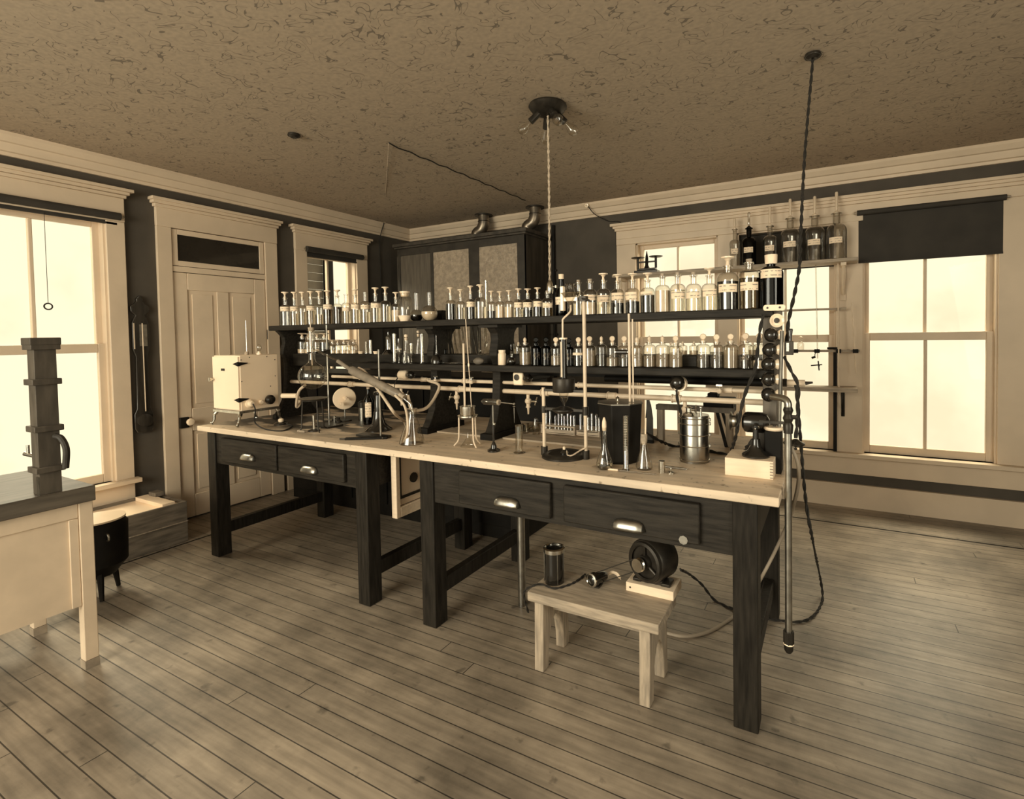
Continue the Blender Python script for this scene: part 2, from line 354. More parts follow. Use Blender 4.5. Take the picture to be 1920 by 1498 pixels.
def casing(root, ax, u0, u1, a, b, z0, z1, headh, over=.05, sill=True):
    """flat casing with a capped head round an opening u0..u1; a, b are the casing widths"""
    g = slab(ax, u0-a, u0, z0, z1, .028); 
    for s_ in (slab(ax, u1, u1+b, z0, z1, .028),): g.add(s_.v, s_.f)
    obj('casing', g, M_TRIM, root, bevel=.004)
    g = slab(ax, u0-a, u1+b, z1, z1+headh-.07, .032)
    for k, (zz, d, ov) in enumerate(((z1+headh-.07, .045, .012), (z1+headh-.045, .06, .028), (z1+headh-.022, .075, over))):
        s_ = slab(ax, u0-a-ov, u1+b+ov, zz, zz+.024, d); g.add(s_.v, s_.f)
    obj('head_casing', g, M_TRIM, root, bevel=.003)
    if sill:
        obj('sill', slab(ax, u0-a-.03, u1+b+.03, z0-.035, z0, .075, -.05), M_TRIM, root, bevel=.005)
        obj('apron', slab(ax, u0-a, u1+b, z0-.17, z0-.035, .026), M_TRIM, root, bevel=.003)
casing(w1, 'x', 1.04, 1.80, .12, .115, .45, 2.41, .25)
casing(w2, 'x', 3.44, 4.06, .13, .15, .45, 2.41, .24)
w3 = window(3, 'y', *WIN_B[0], 1.44); w4 = window(4, 'y', *WIN_B[1], 1.44); w5 = window(5, 'y', *WIN_B[2], 1.45)
g = slab('y', -1.94, -1.735, .47, 2.41, .028)
for a, b, z in ((-.93, -.755, 2.41), (.045, .245, 2.47), (1.125, 1.33, 2.47)): s_ = slab('y', a, b, .47, z, .028); g.add(s_.v, s_.f)
struct('trim_5', g, M_TRIM, bevel=.004)
g = slab('y', -1.94, 1.33, 2.47, 2.55, .032); s_ = slab('y', -1.94, .245, 2.41, 2.47, .032); g.add(s_.v, s_.f)
for zz, d, ov in ((2.55, .045, .012), (2.575, .06, .028), (2.598, .08, .05)): s_ = slab('y', -1.94-ov, 1.33+ov, zz, zz+.026, d); g.add(s_.v, s_.f)
struct('trim_6', g, M_TRIM, bevel=.003)
struct('trim_7', slab('y', -1.97, 1.36, .435, .47, .08, -.05), M_TRIM, bevel=.005)
struct('trim_8', slab('y', -1.94, 1.33, .285, .435, .026), M_TRIM, bevel=.003)
# panelled door with a fixed light above
d0 = thing('door_1', '', '', (0, 0, 0)); d0['kind'] = 'structure'; del d0['label']; del d0['category']
yl, yr = 2.225, 3.0
casing(d0, 'x', yl, yr, .105, .12, 0, 2.43, .22, over=.04, sill=False)
g = slab('x', yl, yr, 2.075, 2.12, .02)
sash_y = lambda g, a, b, c, d, t, dd: [g.add(q.v, q.f) for q in (slab('x', a, a+t, c, d, dd), slab('x', b-t, b, c, d, dd), slab('x', a+t, b-t, c, c+t, dd), slab('x', a+t, b-t, d-t, d, dd))]
sash_y(g, yl+.006, yr-.006, 2.125, 2.425, .042, .015); obj('transom_frame', g, M_DOOR, d0, bevel=.003)
obj('transom_glass', slab('x', yl+.045, yr-.045, 2.165, 2.385, .006), mat('black_glazing', .02, .12, noise=.1, coat=.4), d0)
g = G(); a, b = yl+.004, yr-.004; m_ = (a+b)/2; st = .105
for q in (slab('x', a, a+st, .012, 2.07, .014), slab('x', b-st, b, .012, 2.07, .014), slab('x', m_-.05, m_+.05, .20, .74, .014), slab('x', m_-.05, m_+.05, .93, 1.93, .014),
          slab('x', a+st, b-st, .012, .20, .014), slab('x', a+st, b-st, .74, .93, .014), slab('x', a+st, b-st, 1.93, 2.07, .014)): g.add(q.v, q.f)
obj('door_leaf', g, M_DOOR, d0, bevel=.005)
g = G()
for u0, u1 in ((a+st, m_-.05), (m_+.05, b-st)):
    for v0, v1 in ((.20, .74), (.93, 1.93)):
        q = slab('x', u0, u1, v0, v1, .003); g.add(q.v, q.f); q = slab('x', u0+.035, u1-.035, v0+.035, v1-.035, .009); g.add(q.v, q.f)
obj('door_panel', g, M_DOOR, d0, bevel=.004)
p = PX(341, 793, XL+.02)
g = G().box((XL+.012, yl+.01, p.z-.045), (XL+.034, p.y+.05, p.z+.045)); obj('rim_lock', g, M_MATT, d0, bevel=.004)
p2 = PX(357, 791, XL+.07)
obj('door_knob', G().lathe([(0, 0), (.012, 0), (.012, .02), (.026, .028), (.031, .045), (.024, .06), (0, .066)], (XL+.03, p2.y, p2.z), 20, (1, 0, 0)), M_PORC, d0)
g = G()
for z in (.35, 1.55): g.cyl((XL+.02, yr+.004, z-.045), (XL+.02, yr+.004, z+.045), .007, n=8)
obj('hinge', g, M_IRON, d0)

# what stands outside the second left window: the weatherboarded side of a neighbouring porch
nb = thing('porch', 'grey weatherboarded porch seen outside through the narrow window right of door', 'porch', (-6.6, 4.4, 0))
g = G()
for k in range(26): g.box((-.02-.004*(k % 2), .05, -.3+.12*k), (.0, .60, -.3+.12*k+.115))
obj('weatherboard_wall', g, mat('grey_paint', .12, .7, noise=.1), nb)
g = G().box((0.001, .60, -.3), (.10, .70, 2.9)); obj('corner_post', g, M_MATT, nb)

# roller blinds
def roller(ax, u0, u1, z, drop, label, name='roller_blind', pull=None, r=.022, off=.05):
    c = (u0+u1)/2
    t = thing(name, label, 'blind', (XL+off, c, z) if ax == 'x' else (c, YB-off, z))
    h = (u1-u0)/2; e = Vector((0, 1, 0)) if ax == 'x' else Vector((1, 0, 0))
    obj('roller', G().cyl(-e*h, e*h, r, n=16), M_SHADE, t)
    g = G()
    for s_ in (-1, 1): g.cyl(e*s_*h, e*s_*(h+.022), .011, n=10)
    obj('roller_pin', g, M_BRASS, t)
    g = G()
    if ax == 'x': g.box((-r-.002, -h+.012, -drop), (-r+.0005, h-.012, .0))
    else: g.box((-h+.012, r-.0005, -drop), (h-.012, r+.002, 0))
    obj('blind_fabric', g, M_SHADE, t)
    g = G()
    if ax == 'x': g.box((-r-.006, -h+.012, -drop-.012), (-r+.006, h-.012, -drop+.004))
    else: g.box((-h+.012, r-.006, -drop-.012), (h-.012, r+.006, -drop+.004))
    obj('bottom_lath', g, M_SHADE, t)
    if pull:
        g = G().tube([(-r+.008, pull[0], -drop), (-r+.008, pull[0], -drop-pull[1])], .0018, 6); obj('pull_cord', g, M_CORD, t)
        obj('pull_ring', G().torus((-r+.008, pull[0], -drop-pull[1]-.022), .021, .0045, axis=(1, 0, 0)), M_CORD, t)
    return t
roller('x', 1.05, 1.88, 2.445, .05, 'rolled dark blind with a ring pull over the large left window', pull=(0, .62), r=.028)
roller('x', 3.42, 4.12, 2.425, .06, 'rolled dark blind over the narrow window right of the door', r=.03)
roller('y', .20, 1.16, 2.47, .40, 'dark roller blind drawn a quarter down the rightmost window')
roller('y', -.76, .05, 2.40, .33, 'ragged dark blind behind the high bottle shelf at the middle window', off=-.045, r=.014)

# ---- wall cupboard with frosted lights in the back left corner
CX0, CX1, CY0 = -4.49, -2.74, 4.40
cb = thing('fume_cupboard', 'tall dark fume cupboard with frosted panels in the back left corner', 'cupboard', ((CX0+CX1)/2, (CY0+YB)/2, 0))
o = cb.location; W = (CX1-CX0)/2; D = (YB-CY0)/2
obj('side_panel', G().box((W-.03, -D, 0), (W, D-.005, 2.57)), mat('dark_brown_panel', .055, .6, noise=.3, nscale=3, stretch=(6, 6, 1)), cb, bevel=.003)
obj('side_panel', G().box((-W, -D, 0), (-W+.03, D-.005, 2.57)), MATS['dark_brown_panel'], cb)
obj('top_board', G().box((-W-.03, -D-.05, 2.55), (W+.05, D-.005, 2.585)).box((-W-.02, -D-.03, 2.53), (W+.03, D-.005, 2.55)), MATS['dark_brown_panel'], cb, bevel=.004)
xs = [PY(x, 500, CY0).x - o.x for x in (744, 807, 812, 879, 898, 970)]
g = G()
for a, b in ((-W, xs[0]-.02 if xs[0]-.02 > -W else -W+.04), (xs[1], xs[2]+.0), (xs[3], xs[4]), (xs[5], W)): g.box((min(a, b), -D-.002, .95), (max(a, b), -D+.028, 2.53))
g.box((-W, -D-.001, 2.45), (W, -D+.027, 2.53)); g.box((-W, -D-.001, .95), (W, -D+.027, 1.06))
obj('door_frame', g, mat('dark_frame_wood', .035, .5, noise=.3), cb, bevel=.003)
obj('wood_panel', G().box((xs[0], -D+.008, 1.06), (xs[1], -D+.016, 2.45)), mat('cupboard_panel_wood', .10, .5, noise=.2, nscale=4, stretch=(10, 10, 1)), cb)
mf = mat('hammered_glass', .34, .25, noise=.18, nscale=30, bump=.8, bscale=60)
for a, b in ((xs[2], xs[3]), (xs[4], xs[5])): obj('frosted_pane', G().box((a, -D+.008, 1.06), (b, -D+.014, 2.45)), mf, cb)
obj('base_cabinet', G().box((-W+.03, -D+.01, 0), (W-.03, D-.01, .95)), MATS['dark_frame_wood'], cb)
# fume ducts through the ceiling
for n_, (x, y) in enumerate(((913, 405), (1003, 388))):
    p = PZ(x, y, ZC)
    t = thing('vent_duct', ['stubby metal stove pipe elbow above the middle of the fume cupboard', 'metal stove pipe elbow rising at the right end of the fume cupboard'][n_], 'duct', (p.x, min(p.y, 4.7), ZC))
    pts = smoothpath([(0, 0, -.002), (0, 0, -.09), (-.03, -.005, -.16), (-.09, -.01, -.2), (-.1, -.01, -.262)], 6)
    obj('duct_pipe', G().tube(pts, .062, 18), mat('tarnished_tin', .22, .35, metal=.8, noise=.3, nscale=12), t)
    obj('ceiling_collar', G().lathe([(.062, -.012), (.1, -.012), (.1, 0), (.062, 0)], (0, 0, -.001), 24), M_IRON, t)
    obj('duct_seam', G().torus((0, 0, -.075), .063, .004).torus((-.1, -.01, -.25), .064, .004), M_IRON, t)
# pipes up the back wall
for n_, (x, r, mt, lab) in enumerate(((1027, .012, M_PIPE, 'slim pale pipe running up the back wall right of the cupboard'), (1040, .016, M_MATT, 'dark pipe running up the back wall right of the slim pale pipe'))):
    p = PY(x, 600, YB-.03); t = thing('wall_pipe', lab, 'pipe', (p.x, YB-.03, 0))
    obj('pipe_run', G().cyl((0, 0, 0), (0, 0, 2.70 if n_ else 2.42), r, n=12), mt, t)
    g = G()
    for z in (.6, 1.5, 2.2): g.box((-r-.012, .0, z), (r+.012, .03, z+.02))
    obj('pipe_clip', g, M_IRON, t)

# ================================================================ THE LONG BENCH
ZT = .917
BX0, BX1, BY0, BY1 = -3.854, -.157, 1.905, 2.97
def bench_top_mat():
    m = mat('scrubbed_bench_top', .60, .5); n = m.node_tree; b = n.nodes['Principled BSDF']; L = n.links
    t = n.nodes.new('ShaderNodeTexCoord')
    def noise(scale, st, det=6):
        mp = n.nodes.new('ShaderNodeMapping'); mp.inputs['Scale'].default_value = st; L.new(t.outputs['Object'], mp.inputs[0])
        x = n.nodes.new('ShaderNodeTexNoise'); x.inputs['Scale'].default_value = scale; x.inputs['Detail'].default_value = det; L.new(mp.outputs[0], x.inputs['Vector']); return x.outputs['Fac']
    def ramp(src, p0, c0, p1, c1):
        r = n.nodes.new('ShaderNodeValToRGB'); r.color_ramp.elements[0].position = p0; r.color_ramp.elements[1].position = p1
        r.color_ramp.elements[0].color = c0; r.color_ramp.elements[1].color = c1; L.new(src, r.inputs[0]); return r.outputs[0]
    base = ramp(noise(3, (1, 8, 8)), .35, S(.52), .65, S(.70))
    stain = ramp(noise(4, (.8, 1.8, 1), 8), .50, (1, 1, 1, 1), .55, (0, 0, 0, 1))
    sx = n.nodes.new('ShaderNodeSeparateXYZ'); L.new(t.outputs['Object'], sx.inputs[0])
    mr = n.nodes.new('ShaderNodeMapRange'); mr.inputs['From Min'].default_value = -2.2; mr.inputs['From Max'].default_value = -2.8; L.new(sx.outputs['X'], mr.inputs['Value'])
    mr2 = n.nodes.new('ShaderNodeMapRange'); mr2.inputs['From Min'].default_value = 1.93; mr2.inputs['From Max'].default_value = 2.15; L.new(sx.outputs['Y'], mr2.inputs['Value'])
    m1 = n.nodes.new('ShaderNodeMath'); m1.operation = 'MULTIPLY'; L.new(mr.outputs[0], m1.inputs[0]); L.new(mr2.outputs[0], m1.inputs[1])
    m2 = n.nodes.new('ShaderNodeMath'); m2.operation = 'MULTIPLY'; L.new(m1.outputs[0], m2.inputs[0]); L.new(stain, m2.inputs[1])
    k = n.nodes.new('ShaderNodeMix'); k.data_type = 'RGBA'; L.new(m2.outputs[0], k.inputs[0]); L.new(base, k.inputs[6]); k.inputs[7].default_value = S(.06)
    sp = ramp(noise(30, (1, 1, 1), 3), .28, (.5, .48, .45, 1), .36, (1, 1, 1, 1))
    q = n.nodes.new('ShaderNodeMix'); q.data_type = 'RGBA'; q.blend_type = 'MULTIPLY'; q.inputs[0].default_value = 1; L.new(k.outputs[2], q.inputs[6]); L.new(sp, q.inputs[7])
    for l in list(b.inputs['Base Color'].links): L.remove(l)
    L.new(q.outputs[2], b.inputs['Base Color']); return m
bt = thing('laboratory_bench', 'long dark wooden laboratory bench with pale scrubbed top in mid room', 'bench', (0, 0, 0))
obj('bench_top', G().box((BX0, BY0, ZT-.034), (BX1, BY1, ZT)), bench_top_mat(), bt, bevel=.004)
LEGS = [(-3.84, -3.75), (-2.365, -2.275), (-1.885, -1.795), (-.325, -.235)]
YF, YR = 1.96, 2.88
for a, b in LEGS:
    obj('leg', G().box((a, YF, 0), (b, YF+.09, ZT-.035)), M_DARKWOOD, bt, bevel=.004)
    obj('leg', G().box((a, YR-.09, 0), (b, YR, ZT-.035)), M_DARKWOOD, bt, bevel=.004)
    obj('stretcher', G().box((a+.022, YF+.09, .14), (b-.022, YR-.09, .22)), M_DARKWOOD, bt, bevel=.004)
g = lambda: G()
for a, b in ((LEGS[0][1], LEGS[1][0]), (LEGS[2][1], LEGS[3][0])):
    obj('apron', G().box((a, YF+.012, .655), (b, YF+.035, ZT-.035)), M_DARKWOODX, bt)
    obj('apron', G().box((a, YR-.035, .70), (b, YR-.012, ZT-.035)), M_DARKWOODX, bt)
for a, b in LEGS:
    obj('end_rail', G().box((a+.02, YF+.09, .655), (b-.02, YR-.09, ZT-.035)), M_DARKWOODX, bt)
for a, b in ((-2.12, -1.77), (-1.64, -.86)): obj('bench_ledge', G().box((a, 2.36, ZT), (b, 2.50, ZT+.012)), M_PALEWOOD, bt, bevel=.003)
# drawers
def zat(x, y): return PY(x, y, YF).z
DR = [((417, 827), (521, 876)), ((524, 845), (648, 907)), ((862, 899), (1034, 974)), ((1058, 930), (1313, 1029))]
HN = [(466, 857), (581, 880), (951, 941), (1179, 984)]
zt_, zb_ = .842, .672
for i, ((a, b), hn) in enumerate(zip(DR, HN)):
    x0, x1 = PY(a[0], a[1], YF).x, PY(b[0], b[1], YF).x
    d = obj('drawer', G().box((x0, YF-.012, zb_+.008), (x1, YF+.012, zt_)), M_DARKWOODX, bt, bevel=.006)
    c = PY(hn[0], hn[1], YF-.015); hw = .073
    g = G(); n = 10
    for k in range(n+1): pass
    prof = [(-.0, 0)]+[(.03*math.sin(PI/2*k/6), .026*math.cos(PI/2*k/6)) for k in range(7)]
    vs = []; fs = []
    # cup pull: quarter shell opening downwards with rounded ends
    for iu in range(13):
        u = -1+2*iu/12; s_ = math.sqrt(max(0, 1-abs(u)**4))*.95+.05
        for k in range(7):
            a_ = PI/2*k/6; vs.append((c.x+u*hw, c.y-.030*s_*math.sin(a_), c.z-.018+.042*s_*math.cos(a_)))
    for iu in range(12):
        for k in range(6): a0 = iu*7+k; fs.append((a0, a0+1, a0+8, a0+7))
    g.add(vs, fs); pl = obj('cup_pull', g, M_STEEL, d)
    sd = pl.modifiers.new('solid', 'SOLIDIFY'); sd.thickness = .003
obj('drawer_plate', G().cyl((PY(1283, 1012, YF).x, YF-.012, PY(1283, 1012, YF-.01).z), (PY(1283, 1012, YF).x, YF-.016, PY(1283, 1012, YF-.01).z), .018, n=8), M_STEEL, bt)
# things under the bench
hb = thing('hanging_cabinet', 'open white wooden case hanging beneath the middle of the bench', 'cabinet', (PY(738, 900, 2.12).x, 2.12, PY(738, 972, 2.12).z))
g = G().box((-.02, 0, 0), (.02, .03, .44)).box((-.02, .03, 0), (.0, .75, .03)).box((.0, .03, 0), (.02, .75, .06)).box((-.02, .72, .03), (.02, .75, .44)); obj('case_frame', g, M_WHITEWOOD, hb, bevel=.003)
obj('back_board', G().box((-.018, .03, .06), (-.006, .72, .44)), M_WHITE, hb)
g = G().box((-.005, .04, .1), (.004, .055, .44)).box((-.005, .055, .1), (.004, .72, .115)); obj('iron_strap', g, M_IRON, hb)
obj('strap_plate', G().cyl((-.005, .16, .2), (.004, .16, .2), .03, n=12), M_IRON, hb)
tag(obj('drain_pipe', G().cyl((-1.52, 2.35, 0), (-1.52, 2.35, ZT-.04), .022, n=14), M_STEEL), 'grey upright drain pipe beneath the middle of the bench', 'pipe')

# ================================================================ THE REAGENT SHELVES
SY0, SY1 = 2.32, 2.62
Z1, Z2, ZR = 1.602, 1.338, 1.392
XS0, XS1 = -3.68, -.212
rk = thing('reagent_shelf', 'long dark two-tier reagent shelf standing on the bench', 'shelf', (0, 0, ZT))
h = lambda z: z-ZT
obj('shelf_board', G().box((XS0, SY0, h(Z1)-.036), (XS1, SY1, h(Z1))), M_SHELF, rk, bevel=.004)
obj('shelf_board', G().box((-2.80, SY0, h(Z2)-.036), (XS1, SY1, h(Z2))), M_SHELF, rk, bevel=.004)
obj('riser_board', G().box((-3.60, SY0+.13, h(Z2)-.036), (-2.802, SY1, h(ZR))).box((-2.802, SY0+.13, h(Z2)), (XS1-.03, SY1, h(ZR))), M_SHELF, rk, bevel=.003)
def bracket(x, th=.05, foot=True):
    yc = (SY0+SY1)/2+.01; pr = []
    # half profile: half width by height above the bench
    H = [(.17, 0), (.17, .03), (.155, .035), (.13, .07), (.095, .14), (.078, .24), (.07, .34), (.068, .40), (.075, .44), (.10, .47), (.098, .50), (.082, .56), (.088, .60), (.115, .63), (.135, .648)]
    if not foot: H = [(.12, .27), (.13, .30), (.10, .33), (.075, .40), (.07, .46), (.085, .54), (.11, .58), (.125, .63), (.14, .648)]
    poly = [(yc-w_, z) for w_, z in H]+[(yc+w_, z) for w_, z in reversed(H)]
    return G().prism(poly, x, x+th, 'yz')
P1X, P2X = -2.205, -1.735
for x, th in ((P1X, .05), (P2X, .055)):
    obj('shelf_bracket', bracket(x, th), M_SHELF, rk, bevel=.004)
    obj('foot_block', G().box((x-.015, SY0-.02, 0), (x+th+.015, SY1+.03, .035)), M_MATT, rk, bevel=.003)
obj('shelf_bracket', bracket(XS0+.03, .04), M_SHELF, rk, bevel=.004)
for x in (P1X, P2X): obj('bracket_cap', G().box((x-.04, SY0+.02, h(Z1)-.052), (x+.09, SY1-.02, h(Z1)-.037)), M_SHELF, rk)
obj('end_post', G().box((-.262, SY0+.06, 0), (-.205, SY0+.20, h(Z1)-.037)), M_MIDWOOD, rk, bevel=.003)
obj('back_rail', G().box((P2X+.06, SY1-.04, h(1.265)), (-.30, SY1-.02, h(1.30))), M_MATT, rk)

# service pipes along the shelf (they pass through the brackets)
def pipe_run(name, x0, x1, z, r, label, couplings, y=2.44):
    t = thing(name, label, 'pipe', ((x0+x1)/2, y, z)); o = t.location.x
    obj('pipe_tube', G().cyl((x0-o, 0, 0), (x1-o, 0, 0), r, n=14), M_PIPE, t)
    for c in couplings: obj('coupling', G().cyl((c-.02-o, 0, 0), (c+.02-o, 0, 0), r*1.35, n=14).cyl((c-.026-o, 0, 0), (c-.021-o, 0, 0), r*1.6, n=12), M_PIPE, t)
    return t
ZP1, ZP2 = 1.232, 1.182
gasp = pipe_run('gas_pipe', -3.15, -.19, ZP1, .0105, 'upper of the two long pale pipes under the reagent shelf', (-2.75, -2.28, -1.95, -1.17, -.42))
watp = pipe_run('water_pipe', -3.62, -.22, ZP2, .0135, 'lower, longer pale pipe running under the reagent shelf', (-2.95, -2.62, -1.98, -1.40, -1.0, -.66))
def cock(x, y, z, label, kind='down', turn=1, name='gas_tap'):
    """tap hanging from a pipe: body, nozzle, cross handle"""
    t = thing(name, label, 'tap', (x, y, z))
    obj('tap_body', G().cyl((0, 0, 0), (0, 0, -.022), .0095, n=12).ball((0, 0, -.038), .019, 14).cyl((0, 0, -.05), (0, 0, -.068), .011, n=12).cyl((0, 0, -.068), (0, 0, -.074), .014, n=12), M_PIPE, t)
    obj('nozzle', G().cyl((0, 0, -.074), (0, 0, -.112), .0075, .0045, n=10), M_PIPE, t)
    obj('tap_handle', G().cyl((turn*.015, 0, -.038), (turn*.05, 0, -.038), .006, n=8).ball((turn*.052, 0, -.038), .008, 8).cyl((turn*.052, -.012, -.058), (turn*.052, .012, -.016), .005, n=8), M_BRASS, t)
    return t
def at_pipe(px, z, y=2.44): return PY(px, 730, y).x
cock(at_pipe(856, 0), 2.44, ZP2-.0137, 'pale tap with cross handle hanging from the lower pipe between the brackets', turn=-1)
cock(at_pipe(990, 0), 2.44, ZP2-.0137, 'pale tap hanging from the lower pipe just right of the second bracket', turn=1)
cock(at_pipe(1284, 0), 2.44, ZP2-.0137, 'pale tap hanging from the lower pipe above the riveted metal cylinder', turn=1)
cock(at_pipe(752, 0), 2.44, ZP2-.0137, 'small tap on the lower pipe behind the glass condenser end', turn=1)
def side_cock(px, label):
    x = at_pipe(px, 0); t = thing('gas_tap', label, 'tap', (x, 2.44-.0107, ZP1))
    obj('tap_body', G().cyl((0, 0, 0), (0, -.03, 0), .008, n=10).ball((0, -.035, 0), .013, 12), M_PIPE, t)
    obj('nozzle', G().cyl((0, -.045, 0), (-.05, -.05, 0), .006, .004, n=8), M_PIPE, t)
    obj('tap_handle', G().cyl((0, -.035, .01), (0, -.035, .022), .004, n=8).box((-.014, -.038, .022), (.014, -.032, .03)), M_BRASS, t)
side_cock(826, 'small side tap on the upper pipe beside the left bracket, pale hose on it')
side_cock(893, 'small side tap on the upper pipe left of the second bracket')
side_cock(686, 'small side tap on the upper pipe behind the slanting condenser')
side_cock(1352, 'small side tap on the upper pipe near its right end')
tag(obj('iron_conduit', G().cyl((-1.10, 2.585, 1.258), (-.24, 2.585, 1.258), .019, n=14), M_MATT), 'thick dark conduit behind the two pale pipes, right half of bench', 'pipe')

# ---------------------------------------------------------------- bottles
ORD = ['first', 'second', 'third', 'fourth', 'fifth', 'sixth', 'seventh', 'eighth', 'ninth', 'tenth', 'eleventh', 'twelfth', 'thirteenth', 'fourteenth', 'fifteenth', 'sixteenth', 'seventeenth', 'eighteenth', 'nineteenth', 'twentieth']
def text_mat():
    m = mat('printed_label', .8, .7); n = m.node_tree; b = n.nodes['Principled BSDF']; t = n.nodes.new('ShaderNodeTexCoord')
    wv = n.nodes.new('ShaderNodeTexNoise'); wv.inputs['Scale'].default_value = 90; n.links.new(t.outputs['Object'], wv.inputs['Vector'])
    sp = n.nodes.new('ShaderNodeSeparateXYZ'); n.links.new(t.outputs['Object'], sp.inputs[0])
    md = n.nodes.new('ShaderNodeMath'); md.operation = 'PINGPONG'; md.inputs[1].default_value = .009; n.links.new(sp.outputs['Z'], md.inputs[0])
    lt = n.nodes.new('ShaderNodeMath'); lt.operation = 'LESS_THAN'; lt.inputs[1].default_value = .0022; n.links.new(md.outputs[0], lt.inputs[0])
    gt = n.nodes.new('ShaderNodeMath'); gt.operation = 'GREATER_THAN'; gt.inputs[1].default_value = .49; n.links.new(wv.outputs['Fac'], gt.inputs[0])
    mu = n.nodes.new('ShaderNodeMath'); mu.operation = 'MULTIPLY'; n.links.new(lt.outputs[0], mu.inputs[0]); n.links.new(gt.outputs[0], mu.inputs[1])
    k = n.nodes.new('ShaderNodeMix'); k.data_type = 'RGBA'; k.inputs[6].default_value = S(.80); k.inputs[7].default_value = S(.30); n.links.new(mu.outputs[0], k.inputs[0])
    for l in list(b.inputs['Base Color'].links): n.links.remove(l)
    n.links.new(k.outputs[2], b.inputs['Base Color']); return m
M_LABEL = text_mat()
def haze(name, v, k):
    m = bpy.data.materials.new(name); m.use_nodes = True; n = m.node_tree; n.nodes.clear()
    o = n.nodes.new('ShaderNodeOutputMaterial'); mx = n.nodes.new('ShaderNodeMixShader'); tr = n.nodes.new('ShaderNodeBsdfTransparent'); d = n.nodes.new('ShaderNodeBsdfDiffuse')
    d.inputs['Color'].default_value = S(v); tr.inputs['Color'].default_value = (.8, .78, .72, 1); mx.inputs[0].default_value = k
    n.links.new(tr.outputs[0], mx.inputs[1]); n.links.new(d.outputs[0], mx.inputs[2]); n.links.new(mx.outputs[0], o.inputs['Surface']); return m
M_HAZE = haze('cloudy_liquid', .62, .32); M_HAZED = haze('cloudy_dark_liquid', .10, .45)
LIQ = {'haze': M_HAZE, 'hazedark': M_HAZED, 'dark': M_DARKLIQ, 'clear': M_WATER, 'pale': M_POWDER, 'mid': M_MIDLIQ}
def etched_mat():
    m = bpy.data.materials.new('etched_lettering'); m.use_nodes = True; n = m.node_tree; n.nodes.clear()
    o = n.nodes.new('ShaderNodeOutputMaterial'); mx = n.nodes.new('ShaderNodeMixShader'); tr = n.nodes.new('ShaderNodeBsdfTransparent'); d = n.nodes.new('ShaderNodeBsdfDiffuse')
    d.inputs['Color'].default_value = S(.30); t = n.nodes.new('ShaderNodeTexCoord'); x = n.nodes.new('ShaderNodeTexNoise'); x.inputs['Scale'].default_value = 110; x.inputs['Detail'].default_value = 1
    n.links.new(t.outputs['Object'], x.inputs['Vector']); gt = n.nodes.new('ShaderNodeMath'); gt.operation = 'GREATER_THAN'; gt.inputs[1].default_value = .54; n.links.new(x.outputs['Fac'], gt.inputs[0])
    mu = n.nodes.new('ShaderNodeMath'); mu.operation = 'MULTIPLY'; mu.inputs[1].default_value = .55; n.links.new(gt.outputs[0], mu.inputs[0])
    n.links.new(mu.outputs[0], mx.inputs[0]); n.links.new(tr.outputs[0], mx.inputs[1]); n.links.new(d.outputs[0], mx.inputs[2]); n.links.new(mx.outputs[0], o.inputs['Surface']); return m
M_ETCH = etched_mat()
def body_profile(R, Hs, Hn, neck, wall, lipr):
    """outer and inner bottle wall; Hs shoulder start, Hn lip height"""
    sh = Hn-Hs
    o = [(0, 0), (R*.92, 0), (R, R*.08), (R, Hs)]
    for k in range(1, 7):
        a = PI/2*k/6; o.append((neck+(R-neck)*math.cos(a), Hs+(min(sh*.55, R*.75))*math.sin(a)))
    o += [(neck, Hn-.008), (lipr, Hn-.006), (lipr, Hn)]
    return o
def curved_patch(R, z0, z1, a0, a1, n=12):
    vs = []; fs = []
    for i in range(n+1):
        a = a0+(a1-a0)*i/n
        for r_ in (R, R+.0008): vs += [(r_*math.cos(a), r_*math.sin(a), z0), (r_*math.cos(a), r_*math.sin(a), z1)]
    for i in range(n):
        a = i*4; b = a+4; fs += [(a+2, a+3, b+3, b+2), (a, b, b+1, a+1), (a, a+2, b+2, b), (a+1, b+1, b+3, a+3)]
    fs += [(0, 1, 3, 2), (n*4, n*4+2, n*4+3, n*4+1)]
    return G().add(vs, fs)
